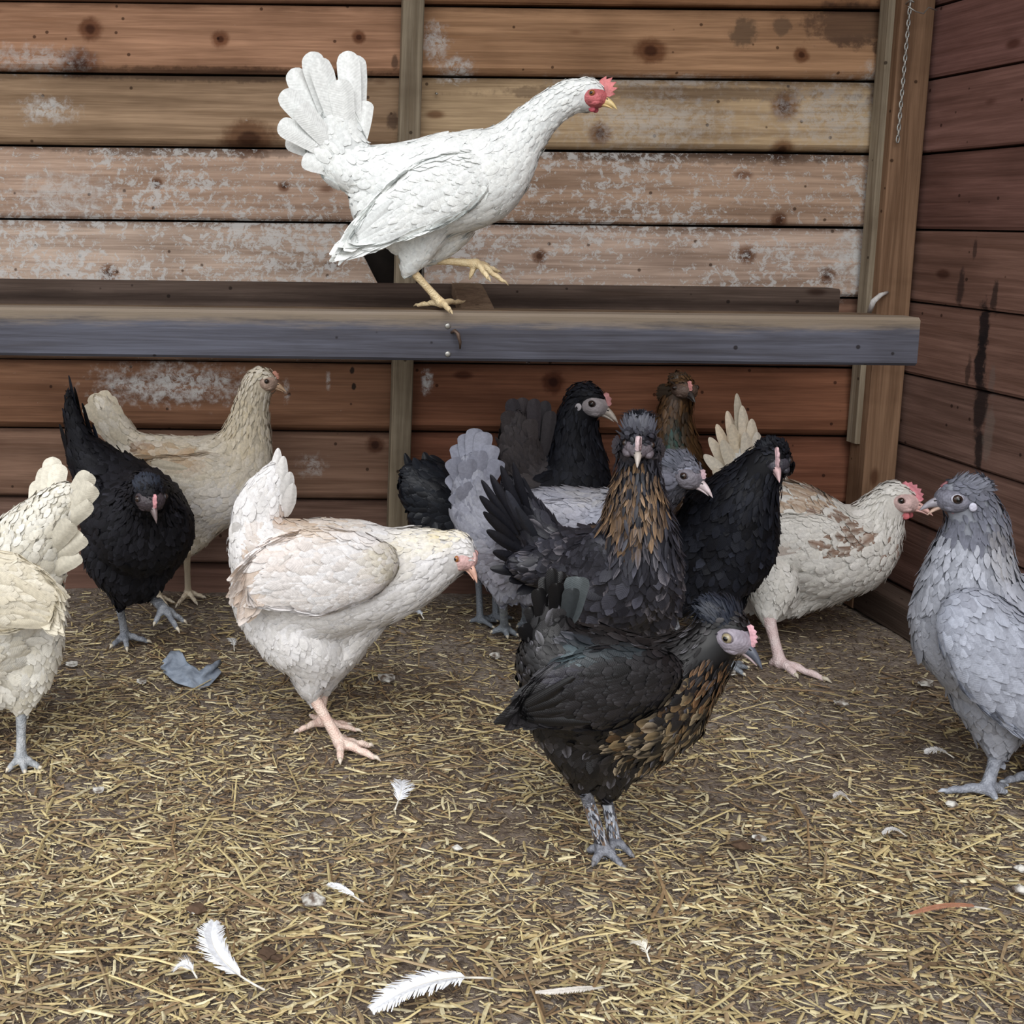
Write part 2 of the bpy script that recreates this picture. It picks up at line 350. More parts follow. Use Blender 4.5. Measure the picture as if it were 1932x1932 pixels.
# ------------------------------------------------------------------ floor
def bumpf(x, y):
    return (.0035*np.sin(x*13+1.3*np.sin(y*7))*np.cos(y*11+x*3) + .002*np.sin(x*41+y*17)*np.sin(y*37-x*11) + .0012*np.sin(x*97+y*61)*np.sin(y*83-x*29)) - .002
nx, ny = 280, 200
gx, gy = np.meshgrid(np.linspace(XL, SIDEX, nx), np.linspace(.35, WALLY, ny))
V = np.stack([gx, gy, bumpf(gx, gy)], -1).reshape(-1, 3)
idx = np.arange(nx*ny).reshape(ny, nx); Q = np.stack([idx[:-1, :-1], idx[:-1, 1:], idx[1:, 1:], idx[1:, :-1]], -1).reshape(-1, 4)
mt, nt, b = new_mat('trodden_litter', .95, .1); g = N(nt, 'ShaderNodeTexCoord'); co = g.outputs['Object']
n1 = noise(nt, co, 5, 5, .6); n2 = noise(nt, co, 60, 5, .7); n3 = noise(nt, co, 260, 4, .7)
c = mix(nt, mrange(nt, n1, .35, .65), tuple(lin((134, 120, 108))), tuple(lin((154, 144, 136))))
c = mix(nt, mrange(nt, n2, .38, .68, 0, .7), c, tuple(lin((72, 56, 46))))
c = mix(nt, mrange(nt, n3, .5, .7, 0, .7), c, tuple(lin((165, 148, 118))))
vv = N(nt, 'ShaderNodeTexVoronoi'); vv.inputs['Scale'].default_value = 95; nt.links.new(co, vv.inputs['Vector'])
c = mix(nt, mrange(nt, vv.outputs['Distance'], .10, .2, .7, 0), c, tuple(lin((50, 38, 32))))
nt.links.new(c, b.inputs['Base Color']); bump(nt, b, math_(nt, 'ADD', n3, n2), .9, .005)
o = mesh_np('floor', V, Q, mt); tag(o, kind='structure')

def straw_mat(name):
    mt, nt, b = new_mat(name, .65, .25); a = N(nt, 'ShaderNodeAttribute', attribute_name='Col'); g = N(nt, 'ShaderNodeTexCoord')
    nt.links.new(mix(nt, mrange(nt, noise(nt, g.outputs['Object'], 150, 3), .35, .7, 0, .5), a.outputs['Color'], (.5, .42, .32), 'MULTIPLY'), b.inputs['Base Color']); return mt
M_STRAW = straw_mat('straw')
STRAWC = lin([(206, 190, 142), (184, 166, 122), (214, 202, 162), (160, 140, 110), (146, 122, 92), (222, 212, 176), (190, 172, 128), (118, 98, 76)])
def straws(name, n, dens, Lr, Wr, zup, cols, label):
    """flat bent slivers lying on the litter"""
    pts = []
    while len(pts) < n:
        x = R_.uniform(XL+.02, SIDEX-.08, 4000); y = 0.5 + (WALLY-.03-.5)*R_.rand(4000)
        px, py = proj(np.stack([x, y, np.zeros(4000)], -1))
        k = (R_.rand(4000) < dens(px, py, x, y)) & (px > -150) & (px < 2080) & (py < 2080)
        pts.extend(np.stack([x, y], -1)[k].tolist())
    p = np.array(pts[:n]); a = R_.uniform(0, 2*math.pi, n); a = np.where(R_.rand(n) < .35, R_.normal(.15, .35, n), a)
    L = np.exp(R_.uniform(math.log(Lr[0]), math.log(Lr[1]), n)); Wd = R_.uniform(Wr[0], Wr[1], n)
    tlt = R_.normal(0, .10, n); bend = R_.normal(0, .15, n); base = bumpf(p[:, 0], p[:, 1]) + R_.uniform(.001, zup, n)
    d = np.stack([np.cos(a), np.sin(a), tlt], -1); s = np.stack([-np.sin(a), np.cos(a), R_.normal(0, .3, n)], -1); s = nrm(s)
    u = np.cross(d, s)
    Vs = []
    for t, wf in ((-.5, .8), (0, 1.), (.5, .7)):
        c = np.stack([p[:, 0], p[:, 1], base], -1) + d*(L*t)[:, None] + s*(bend*L*(.25-t*t))[:, None]
        hw = (Wd*wf/2)[:, None]
        Vs += [c-s*hw, c+u*hw*.55, c+s*hw]
    V = np.stack(Vs, 1)                                    # n,9,3
    V[:, :, 2] = np.maximum(V[:, :, 2], bumpf(V[:, :, 0], V[:, :, 1])+.0004)
    q = np.array([[0, 1, 4, 3], [1, 2, 5, 4], [3, 4, 7, 6], [4, 5, 8, 7]])
    Fq = (np.arange(n)[:, None, None]*9 + q[None]).reshape(-1, 4)
    c = cols[R_.randint(0, len(cols), n)]*R_.uniform(.75, 1.15, (n, 1))
    return V.reshape(-1, 3), Fq, np.repeat(c, 9, 0)
def blotch(x, y, s, sd):
    return .5+.5*np.sin(x*s+sd+1.7*np.sin(y*s*.8+sd))*np.cos(y*s*1.1+sd*2+1.3*np.sin(x*s*.7))
def d1(px, py, x, y):
    v = np.clip((py-1120)/650, .04, 1)**.9
    bare = np.exp(-((px-930)/130)**2-((py-1570)/60)**2)*.85 + np.exp(-((px-1620)/180)**2-((py-1230)/90)**2)*.8 + np.exp(-((px-1450)/260)**2-((py-1480)/70)**2)*.5
    bare = bare + np.exp(-((px-560)/160)**2-((py-1240)/60)**2)*.3
    v = v*np.where(px > 1300, .72, 1.)
    return np.clip(v*(1-np.clip(bare, 0, .95))*(.35+.65*blotch(x, y, 9, 1.)), 0, 1)*.9
ST = [straws('straw_bedding', 15500, d1, (.008, .034), (.0014, .0042), .006, STRAWC, '')]
ST.append(straws('long_straw', 480, d1, (.05, .12), (.0018, .0036), .010, STRAWC[[0, 1, 3, 4]], ''))
CH = lin([(180, 164, 130), (134, 118, 98), (106, 92, 80), (200, 188, 158), (158, 142, 118), (84, 72, 64)])
ST.append(straws('chaff', 52000, lambda a, b_, x, y: np.clip(d1(a, b_, x, y)+.22, 0, 1), (.004, .014), (.0008, .0022), .003, CH, ''))
n0 = 0; SV = []; SF = []; SC = []
for a_, b_, c_ in ST: SV.append(a_); SF.append(b_+n0); SC.append(c_); n0 += len(a_)
tag(mesh_np('straw_bedding', np.concatenate(SV), np.concatenate(SF), M_STRAW, None, np.concatenate(SC), smooth=False), 'chopped yellow straw and brown chaff scattered all over the coop floor', 'straw', kind='stuff')

# ------------------------------------------------------------------ roost
roost = empty('roost', (0, 1.7, .5), 'two-rail dark timber roost crossing in front of the back wall, white hen on it', 'perch')
ZT = float(W(960, 590, 1.56)[2])
xr = float(W(1736, 640, 1.55)[0])
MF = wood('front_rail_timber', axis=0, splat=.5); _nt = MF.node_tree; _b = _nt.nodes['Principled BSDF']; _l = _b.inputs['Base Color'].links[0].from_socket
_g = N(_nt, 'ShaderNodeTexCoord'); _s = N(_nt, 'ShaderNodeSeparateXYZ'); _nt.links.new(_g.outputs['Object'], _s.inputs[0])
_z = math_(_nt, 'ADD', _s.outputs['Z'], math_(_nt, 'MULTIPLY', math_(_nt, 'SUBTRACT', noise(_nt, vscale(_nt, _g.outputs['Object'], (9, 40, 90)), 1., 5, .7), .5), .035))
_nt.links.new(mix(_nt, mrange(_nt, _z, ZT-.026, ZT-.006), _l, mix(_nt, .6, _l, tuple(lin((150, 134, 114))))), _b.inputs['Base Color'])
beam('front_rail', (XL, 1.575, ZT-.034), (xr, 1.575, ZT-.034), .045, .068, MF, (94, 96, 108), .12, roost, .004)
def top_strip():
    return beam('top_board', (XL, 1.625, ZT-.012), (xr-.02, 1.625, ZT-.012), .046, .022, MH, (150, 130, 108), .28, roost, .003)
top_strip()['label'] = 'paler brown board behind the front rail'
xb = float(W(1580, 560, 1.86)[0])
zb = float(W(960, 540, 1.85)[2])
beam('back_rail', (XL, 1.875, zb-.026), (xb, 1.875, zb-.026), .045, .055, MH, (92, 78, 70), .1, roost, .004)
c0 = W(905, 578, 1.6); c1 = W(880, 550, 1.86)
beam('cross_piece', (c0[0], 1.6, ZT-.014), (c1[0], 1.86, zb-.006), .05, .02, MB, (128, 108, 90), .2, roost, .002)
beam('cross_piece', (XL+.1, 1.6, ZT-.014), (XL+.1, 1.86, zb-.006), .05, .02, MB, (128, 108, 90), .2, roost, .002)
# wall bracket blocks that carry the back rail, legs of the front rail out of sight
beam('bracket', (XL+.3, 1.84, zb-.06), (XL+.3, WALLY-.01, zb-.06), .04, .03, MB, (110, 90, 78), .1, roost, .002)
beam('bracket', (.95, 1.84, zb-.06), (.95, WALLY-.01, zb-.06), .04, .03, MB, (100, 84, 72), .1, roost, .002)
def metal(name, c, rough=.4):
    mt, nt, b = new_mat(name, rough, .5); b.inputs['Metallic'].default_value = .7; g = N(nt, 'ShaderNodeTexCoord')
    nt.links.new(mix(nt, noise(nt, g.outputs['Object'], 200), tuple(lin(c)), tuple(lin(c)*.4)), b.inputs['Base Color']); return mt
M_STEEL = metal('dull_steel', (190, 188, 182), .35); M_RUST = metal('rusty_nail', (120, 100, 88), .6)
def tube(path, rad, n=6):
    path = np.array(path, float); rad = np.broadcast_to(rad, len(path)); T = nrm(np.gradient(path, axis=0)); V = []; Fq = []
    a = np.array([0, 0, 1.]) if abs(T[0][2]) < .9 else np.array([1., 0, 0])
    for i, p in enumerate(path):
        s = nrm(np.cross(T[i], a)); u = np.cross(s, T[i]); a = u if i else u
        V += [p + rad[i]*(s*math.cos(k*2*math.pi/n)+u*math.sin(k*2*math.pi/n)) for k in range(n)]
    for i in range(len(path)-1):
        for k in range(n): Fq.append([i*n+k, i*n+(k+1) % n, (i+1)*n+(k+1) % n, (i+1)*n+k])
    V += [path[0], path[-1]]; e = len(V)
    for k in range(n): Fq.append([e-2, (k+1) % n, k, k]); Fq.append([e-1, (len(path)-1)*n+k, (len(path)-1)*n+(k+1) % n, (len(path)-1)*n+(k+1) % n])
    tri = [f for f in Fq if f[2] == f[3]]; quad = [f for f in Fq if f[2] != f[3]]
    T3 = [[f[0], f[1], f[2]] for f in quad] + [[f[0], f[2], f[3]] for f in quad] + [f[:3] for f in tri]
    return np.array(V), np.array(T3)
for (px, py) in ((845, 615), (845, 668), (1738-45, 560), (0, 0)):
    if py < 600: continue
    gq = Geo(); c = W(px, py, 1.5515); V, Fc = ellipsoid(c, np.array([1., 0, 0]), np.array([0, 1., 0]), np.array([0, 0, 1.]), .0042, .0015, .0042, 2); gq.add(V, Fc)
    gq.obj('screw', M_STEEL, roost)
hp = [W(850, 628, 1.555), W(858, 624, 1.545), W(864, 630, 1.54), W(868, 645, 1.542), W(868, 658, 1.546)]
gq = Geo(); gq.add(*tube(hp, [.0016, .0026, .003, .0024, .0012])); gq.obj('hook', M_RUST, roost)

# chain on the corner post
ch = empty('chain', tuple(W(1706, 20, WALLY-.08)), 'thin steel chain hanging down the corner post near the ceiling', 'chain')
def link(c, t, s, L=.014, Wd=.005, r=.0014):
    pth = []
    for k in range(13):
        a = k*2*math.pi/12; pth.append(c + t*math.cos(a)*L/2 + s*math.sin(a)*Wd/2)
    return tube(pth, r, 5)
A = W(1717, 10, WALLY-.082); B = W(1694, 262, WALLY-.082); nL = 24
for i in range(nL):
    c = A + (B-A)*(i/(nL-1)); t = nrm(B-A); s = np.array([1., 0, 0]) if i % 2 else nrm([.35, 1., 0])
    gq = Geo(); gq.add(*link(c, t, s)); gq.obj('link', M_STEEL, ch)
gq = Geo(); gq.add(*tube([A+[0, .02, .002], A+[0, 0, .009], A+[.004, -.004, .004]], .0016, 5)); gq.obj('staple', M_STEEL, ch)
wr = [W(1713, 12, WALLY-.1), W(1728, 22, WALLY-.1), W(1742, 26, WALLY-.1), W(1752, 14, WALLY-.1), W(1768, 20, WALLY-.1)]
gq = Geo(); gq.add(*tube(wr, .0012, 5)); tag(gq.obj('wire', M_STEEL), 'short twisted wire end at the top of the corner post beside the chain', 'wire')
tw = [W(1640, 590, WALLY-.075), W(1648, 568, WALLY-.09), W(1662, 556, WALLY-.09), W(1674, 552, WALLY-.075)]
gq = Geo(); gq.add(*tube(tw, [.004, .005, .004, .003], 6)); tag(gq.obj('twig', MB), 'short curled twig caught on the corner post just above the roost', 'twig')
nail = W(822, 176, WALLY-.012)
gq = Geo(); gq.add(*tube([nail, nail+[0, -.012, -.002]], .002, 6)); tag(gq.obj('nail', M_STEEL), 'steel nail head in the plank right of the middle batten', 'nail')
# ------------------------------------------------------------------ feathers
def feathers(P, Nn, D, L, Wd, lift, curv, croot, ctip, point=.0, cup=.12, rows=5, cedge=None):
    """leaf-shaped feathers, vectorised: returns V, F, colours, uv"""
    n = len(P); P = np.asarray(P, float); Nn = nrm(Nn); D = nrm(D - Nn*np.sum(D*Nn, 1, keepdims=True)); Sd = np.cross(D, Nn)
    L = np.broadcast_to(L, n)[:, None]; Wd = np.broadcast_to(Wd, n)[:, None]; lift = np.broadcast_to(lift, n)[:, None]; curv = np.broadcast_to(curv, n)[:, None]
    point = np.broadcast_to(point, n)[:, None]
    us = np.linspace(0, 1, rows); Vs = []; Cs = []; Us = []
    wr = np.interp(us, [0, .25, .6, .85, 1], [.35, .85, 1., .78, .16]); wp = np.interp(us, [0, .3, .6, .85, 1], [.5, 1., .75, .35, .03])
    for u, a, b_ in zip(us, wr, wp):
        ww_ = Wd*.5*(a*(1-point)+b_*point); x = L*u
        c = P + D*x + Nn*(lift*u*L - curv*x*x*.5 + .0008)
        e = Nn*(ww_*2*cup)
        cc = croot*(1-u**1.5) + ctip*u**1.5
        for sgn in (-1, 0, 1):
            Vs.append(c + Sd*ww_*sgn - (e if sgn else 0)); Cs.append(cc if (cedge is None or not sgn) else cc*(1-min(1, u*1.6))+cedge*min(1, u*1.6)); Us.append(np.tile([sgn*1., u], (n, 1)))
    V = np.stack(Vs, 1); C = np.stack(Cs, 1); U = np.stack(Us, 1); m_ = rows*3
    q = []
    for r in range(rows-1):
        for s in range(2): a = r*3+s; q.append([a, a+1, a+4, a+3])
    Fq = (np.arange(n)[:, None, None]*m_ + np.array(q)[None]).reshape(-1, 4)
    return V.reshape(-1, 3), Fq, C.reshape(-1, 3), U.reshape(-1, 2)
def follow(V, P, PN, fv, L):
    kd = mathutils.kdtree.KDTree(len(V))
    for i, v in enumerate(V): kd.insert(v, i)
    kd.balance(); D = nrm(fv - PN*np.sum(fv*PN, 1, keepdims=True)); T_ = P+D*L[:, None]
    off = np.array([np.dot(PN[i], V[kd.find(T_[i])[1]]-P[i]) for i in range(len(P))])
    return np.clip(-2*off/L**2, -6, 60)
def feather_obj(name, mat, parent, *a, stuff=True, **k):
    V, Fq, C, U = feathers(*a, **k); o = mesh_np(name, V, Fq, mat, parent, C, U)
    if stuff: o['kind'] = 'stuff'
    return o
def big_feather(name, base, tip, nv, width, mat, parent, c, ctip=None, bend=.0, blunt=1., label=None, cup=.08, split=.0):
    """one long quill feather (tail, wing): rachis ridge, vanes, rounded tip"""
    base, tip = np.array(base), np.array(tip); D = tip-base; L = np.linalg.norm(D); d = D/L; nv = nrm(nv - d*np.dot(nv, d)); s = np.cross(d, nv)
    us = np.array([0, .12, .28, .45, .6, .72, .82, .89, .94, .972, .992, 1.]); rows = 12; wv = np.interp(us, [0, .15, .5, .8, .89, .94, .972, .992, 1], [.30, .62, .88, 1., .96, .84, .64, .36, .12])*(1 if blunt > .5 else np.interp(us, [0, .4, .75, 1], [1.1, 1.05, .72, .35])); cols_ = [-1, -.5, 0, .5, 1]
    V = []; C = []; U = []; c = np.array(c); ctip = c if ctip is None else np.array(ctip)
    for u, a in zip(us, wv):
        ctr = base + d*L*u + s*bend*L*(u*u) + nv*(.03*L*math.sin(u*3.1))
        for k in cols_:
            jit = 0 if k in (0,) else (R_.rand()-.5)*.06*split*10
            V.append(ctr + s*k*width*.5*a*(1+jit) - nv*abs(k)*width*cup*a + nv*(.0012 if k == 0 else 0)); C.append((c*(1-u)+ctip*u)*(1.05 if k == 0 else (.97 if k > 0 else 1.))); U.append([k, u*3])
    q = []
    for r in range(rows-1):
        for k in range(4): a = r*5+k; q.append([a, a+1, a+6, a+5])
    o = mesh_np(name, V, q, mat, parent, np.array(C), np.array(U))
    if label: o['label'] = label
    return o

# ------------------------------------------------------------------ bodies
def dense(chain, D0, ratio=.22):
    """px,py,rpx[,dD] -> spheres along a smooth curve: centres, radii, tangents, t"""
    K = np.array([[*W(c[0], c[1], D0+(c[3] if len(c) > 3 else 0)), RP(c[2], D0+(c[3] if len(c) > 3 else 0))] for c in chain])
    return dense3(K, ratio)
def dense3(K, ratio=.22):
    out = []; ts = []; n = len(K); E = np.vstack([2*K[0]-K[1], K, 2*K[-1]-K[-2]])
    for i in range(n-1):
        p0, p1, p2, p3 = E[i:i+4]; L = np.linalg.norm(p2[:3]-p1[:3]); k = max(2, int(math.ceil(L/(ratio*max(1e-4, (p1[3]+p2[3])/2)))))
        for j in range(k + (1 if i == n-2 else 0)):
            t = j/k; v = .5*((2*p1)+(-p0+p2)*t+(2*p0-5*p1+4*p2-p3)*t*t+(-p0+3*p1-3*p2+p3)*t**3)
            v[3] = p1[3]*(1-t)+p2[3]*t; out.append(v); ts.append((i+t)/(n-1))
    out = np.array(out); T = nrm(np.gradient(out[:, :3], axis=0)) if len(out) > 1 else np.array([[1., 0, 0]])
    return out[:, :3], out[:, 3], T, np.array(ts)
def remesh(parts, voxel, smooth_it=4, icn=3):
    """parts: list of (centres, radii, squash axis or None, factor) -> verts, quads, normals"""
    Vs = []; Fs = []; n = 0; V0, F0 = ICO[icn]
    for C, r, ax, f in parts:
        M = V0.copy()
        if ax is not None: M = V0 - np.outer(V0@ax, ax)*(1-f)
        for c, q in zip(C, r): Vs.append(c+M*q); Fs.append(F0+n); n += len(V0)
    V = np.concatenate(Vs); Fc = np.concatenate(Fs)
    o = mesh_np('tmp', V, Fc); md_ = o.modifiers.new('r', 'REMESH'); md_.mode = 'VOXEL'; md_.voxel_size = voxel
    s = o.modifiers.new('s', 'SMOOTH'); s.factor = .5; s.iterations = smooth_it
    dg = bpy.context.evaluated_depsgraph_get(); ev = o.evaluated_get(dg); me = ev.to_mesh()
    nv = len(me.vertices); co = np.empty(nv*3, np.float32); me.vertices.foreach_get('co', co)
    nn = np.empty(nv*3, np.float32); me.vertex_normals.foreach_get('vector', nn)
    me.calc_loop_triangles(); q = []
    nl = len(me.loops); lv = np.empty(nl, np.int32); me.loops.foreach_get('vertex_index', lv); tot = np.empty(len(me.polygons), np.int32); me.polygons.foreach_get('loop_total', tot)
    assert (tot == 4).all()
    ev.to_mesh_clear(); m_ = o.data; bpy.data.objects.remove(o); bpy.data.meshes.remove(m_)
    return co.reshape(-1, 3).astype(float), lv.reshape(-1, 4), nn.reshape(-1, 3).astype(float)

def tubechain(paths, voxel, it=3, icn=2):
    return remesh([(c, r, None, 1) for c, r in paths], voxel, it, icn)
M_CLAW = {}
def claw_mat(c):
    k = tuple(c)
    if k not in M_CLAW: M_CLAW[k] = glossy(c, 'claw_horn', .4, .4)
    return M_CLAW[k]

def make_leg(root, hock, ankle, toes, rad, mat, clawc=(200, 190, 170), label=None, hallux=None, knuckle=1.2, fluff=None):
    """shank, ball of the foot, three front toes and the hind toe, claws as children"""
    paths = []
    hock, ankle = np.array(hock), np.array(ankle)
    K = np.array([[*hock, rad*1.35], [*(hock*.85+ankle*.15), rad*1.12], [*(hock*.5+ankle*.5), rad*.92], [*(hock*.15+ankle*.85), rad*1.02], [*ankle, rad*1.25]])
    c, r, T, t = dense3(K, .35); paths.append((c, r)); claws = []
    allt = list(toes) + ([hallux] if hallux is not None else [])
    for tp in allt:
        tp = np.array(tp); v = tp-ankle; L = np.linalg.norm(v); mid1 = ankle+v*.33; mid2 = ankle+v*.66; up = np.array([0, 0, 1.])
        mid1 = mid1+up*(rad*.3+max(0, ankle[2]-tp[2])*.05); 
        K = np.array([[*(ankle-[0, 0, rad*.2]), rad*.95], [*mid1, rad*.80], [*(ankle+v*.5+up*rad*.1), rad*.62], [*(mid2+up*rad*.25), rad*.68], [*(ankle+v*.86), rad*.50]])
        c, r, T, t = dense3(K, .4); paths.append((c, r))
        e = ankle+v*.84+up*rad*.1; d = nrm(v); claws.append((e, e+d*L*.10+up*rad*.15, tp+d*L*.04-up*rad*.1))
    V, Fq, _ = tubechain(paths, rad*.30, 3)
    leg = mesh_np('leg', V, Fq, mat, root)
    if label: leg['label'] = label
    for a, b_, c_ in claws:
        gq = Geo(); gq.add(*tube([a, b_, c_], [rad*.42, rad*.34, rad*.08], 7)); o = gq.obj('claw', claw_mat(clawc)); o.parent = leg
    return leg

def head_frame(f, roll=0):
    f = nrm(f); l = nrm(np.cross([0, 0, 1.], f)); u = np.cross(f, l)
    if roll: l, u = l*math.cos(roll)+u*math.sin(roll), -l*math.sin(roll)+u*math.cos(roll)
    return f, l, u
def horn(c, f, u, l, base_h, base_w, L, droop, flat=0):
    """beak half: rings tapering and curving down to a point"""
    V = []; n = 10; K = 8
    for i in range(K):
        t = i/(K-1); x = L*t; z = -droop*t**2.2; k = (1-t)**.62 if i < K-1 else .06
        for j in range(n):
            a = 2*math.pi*j/n; V.append(c + f*x + l*math.cos(a)*base_w*k*.5 + u*(z + math.sin(a)*base_h*k*.5*(1 if math.sin(a) > 0 or not flat else .5)))
    Fq = [[i*n+j, i*n+(j+1) % n, (i+1)*n+(j+1) % n, (i+1)*n+j] for i in range(K-1) for j in range(n)]
    V += [c - f*L*.05, V[-1]*0 + c + f*L*1.01 - u*droop*1.03]; e = len(V)
    for j in range(n): Fq.append([e-2, (j+1) % n, j, e-2]); Fq.append([e-1, (K-1)*n+j, (K-1)*n+(j+1) % n, e-1])
    T3 = []
    for q in Fq:
        if len(set(q)) == 4: T3 += [[q[0], q[1], q[2]], [q[0], q[2], q[3]]]
        else: T3.append(list(dict.fromkeys(q)))
    return np.array(V), np.array(T3)
def comb_mesh(hc, f, l, u, r, n, h, th, a0=8, a1=95, ctr=(.35, -.02), lean=.0):
    inner = []; outer = []; n2 = n*2+1
    for i in range(n2):
        a = math.radians(a0+(a1-a0)*i/(n2-1)); k = math.sin(math.pi*(i+.5)/n2)**.5
        ro = .88 + h*k*1.15*(1.0 if i % 2 else .55)
        inner.append((ctr[0]+.78*math.cos(a), ctr[1]+.78*math.sin(a))); outer.append((ctr[0]+ro*math.cos(a)+.06*h*(i % 2), ctr[1]+ro*math.sin(a)))
    V = []; Fq = []
    for i in range(n2):
        mid = [(inner[i][k]*.45+outer[i][k]*.55) for k in (0, 1)]
        for (x, z), w_ in ((inner[i], th), (mid, th*.8), (outer[i], th*.3)):
            for s in (-1, 1): V.append(hc + f*x*r + u*z*r + l*(s*w_*r*.5 + lean*(z-.8)*r))
    for i in range(n2-1):
        a = i*6; b_ = a+6
        for s in (0, 1):
            for k in (0, 2): Fq.append([a+k+s, b_+k+s, b_+k+2+s, a+k+2+s])
        Fq.append([a+4, b_+4, b_+5, a+5]); Fq.append([a, b_, b_+1, a+1])
    Fq.append([0, 1, 3, 2]); Fq.append([2, 3, 5, 4]); k = (n2-1)*6; Fq.append([k, k+1, k+3, k+2]); Fq.append([k+2, k+3, k+5, k+4])
    return np.array(V), np.array(Fq)

def make_hen(s):
    D0 = s['D']; c0 = lin(s['col']); c1 = lin(s.get('col2', s['col'])); lat = nrm(np.array(s.get('lat', (0, 1, 0.)), float)); mat = s.get('mat', M_WHITE)
    fl = s.get('fl', .026); sq = s.get('squash', .86)
    spheres = []; parts = []; K_kind = []
    def addch(chain, kind, flow_sign, sqf, sqax=lat):
        C, r, T, t = dense(chain, D0); parts.append((C, r, sqax if sqf != 1 else None, sqf)); spheres.append((C, r, T*flow_sign, t, np.full(len(r), kind), np.full(len(r), r.max())))
    addch(s['body'], 0, -1, sq)
    for chn in s.get('fluff', []): addch(chn, 3, 1, sq)
    for chn in s.get('tailmass', []): addch(chn, 2, 1, s.get('tsq', .45))
    for chn in s.get('thigh', []): addch(chn, 1, 1, 1)
    hx, hy, hr = s['head'][:3]; hD = D0 + (s['head'][3] if len(s['head']) > 3 else 0); hc = W(hx, hy, hD); r = RP(hr, hD)
    vd = hc-CAM; vd[2] = 0; vd = nrm(vd); er_ = np.array([vd[1], -vd[0], 0]); q_ = s['face']
    f, l, u = head_frame(er_*q_[0]+vd*q_[1]+np.array([0, 0, q_[2]]), s.get('roll', 0))
    hs = s.get('headshape', 1.0)
    Ch = np.array([hc, hc+f*r*.25+u*r*.02, hc+f*r*.5-u*r*.06]); rh = np.array([r, r*.9, r*.72])*hs
    parts.append((Ch, rh, l, .84)); spheres.append((Ch, rh, np.tile(-f+u*.1-np.array([0, 0, .3]), (3, 1)), np.ones(3), np.full(3, 4), np.full(3, r*2.2)))
    V, Fq, Nn = remesh(parts, s.get('voxel', .0055), 4)
    foot = s['feet'][0] if 'feet' in s else hc*[1, 1, 0]
    root = empty('hen', tuple(foot), s['label'], 'chicken', 'chickens in the coop')
    body = mesh_np('body', V-Nn*s.get('under', .0032), Fq, mat, root, np.tile(c0*.9, (len(V), 1)), np.zeros((len(V), 2)))
    C = np.concatenate([a[0] for a in spheres]); Rr = np.concatenate([a[1] for a in spheres]); Fl = np.concatenate([a[2] for a in spheres]); Tt = np.concatenate([a[3] for a in spheres]); Kd = np.concatenate([a[4] for a in spheres]); Rm = np.concatenate([a[5] for a in spheres])
    dens_ = s.get('fd', 1.0); keep = R_.rand(len(V)) < s.get('keep', .62)
    P = V[keep] + R_.normal(0, .0012, (keep.sum(), 3)); PN = Nn[keep]
    def field(P, PN):
        d = (np.linalg.norm(P[:, None]-C[None], axis=2)-Rr[None])/np.maximum(Rr[None], .008)
        k = d.argmin(1); w_ = np.exp(-10*(d-d.min(1, keepdims=True))); fv = w_@Fl/w_.sum(1, keepdims=True) + np.array([0, 0, -.18])
        return fv, k
    fv, k = field(P, PN)
    # keep the bare face clear
    loc = (P-hc)/r; lf, ll, lu = loc@f, loc@l, loc@u
    bf = s.get('bare', .62)
    bare = (lf > -.1) & (np.abs(lu+.08) < bf) & (lf < 2.0) & (np.abs(ll) < 1.3) & (((lf-.68)/.66)**2+((lu+.08)/bf)**2 < 1)
    P, PN, fv, k = P[~bare], PN[~bare], fv[~bare], k[~bare]; n = len(P)
    kind = Kd[k]; t = Tt[k]; rr = Rr[k]; sz = np.clip(rr/Rm[k], .34, 1.)
    neck = (kind == 0) & (t > s.get('neck_t', .62)); sz = np.where(neck, np.clip(sz*1.15, .4, .95), sz); sz = np.where(kind == 4, .36, sz); sz = np.where(kind == 1, .62, sz); sz = np.where(kind == 3, .8, sz)
    L = fl*sz*R_.uniform(.8, 1.2, n); wd = L*np.where(neck, s.get('hackle', .38), np.where(kind == 3, .6, np.where(kind == 2, .5, .62)))*R_.uniform(.85, 1.15, n)
    col = c0 + (c1-c0)*R_.rand(n)[:, None]; col *= R_.uniform(s.get('vlo', .9), 1.06, (n, 1))
    tip = col*s.get('tip', 1.0); edge = tip.copy()
    gl = R_.rand(n) < s.get('glint', 0); tip[gl] *= 2.2; edge[gl] *= 1.6  # glint: sheen painted as brighter tip and edge colour on some feathers
    if 'colfn' in s:
        px, py = proj(P); res = s['colfn'](px, py, kind, t, col, tip, n, P); col, tip = res[:2]; edge = res[2] if len(res) > 2 else tip
    px, py = proj(P)
    for (ax, ay, ar, cc, pr) in s.get('marks', []):
        rx, ry = ar if isinstance(ar, tuple) else (ar, ar)
        q_ = ((px-ax)/rx)**2+((py-ay)/ry)**2; a_ = (pr*np.clip(1.5-q_*1.3, 0, 1)*R_.uniform(.35, 1.15, n)).clip(0, 1)[:, None]; cv = lin(cc); col = col*(1-a_)+cv*a_; tip = tip*(1-a_*.8)+cv*a_*.8; edge = edge*(1-a_*.6)+cv*a_*.6
    pt = np.where(neck, .55, .1)
    noisev = R_.normal(0, 1, (n, 3))*s.get('ruffle', .07)
    lift = R_.uniform(.03, .12, n)*s.get('lift', 1.0) + np.where(kind == 3, .08, 0)
    al = np.abs(np.sum(nrm(fv)*PN, 1)); L = L*np.clip(1.55-al, .45, 1); wd = wd*np.clip(1.55-al, .6, 1)
    feather_obj('plumage', mat, root, P-PN*.0012, PN+noisev, fv+noisev, L, wd, lift, follow(V, P, PN, fv, L), col, tip, point=pt, cedge=edge)
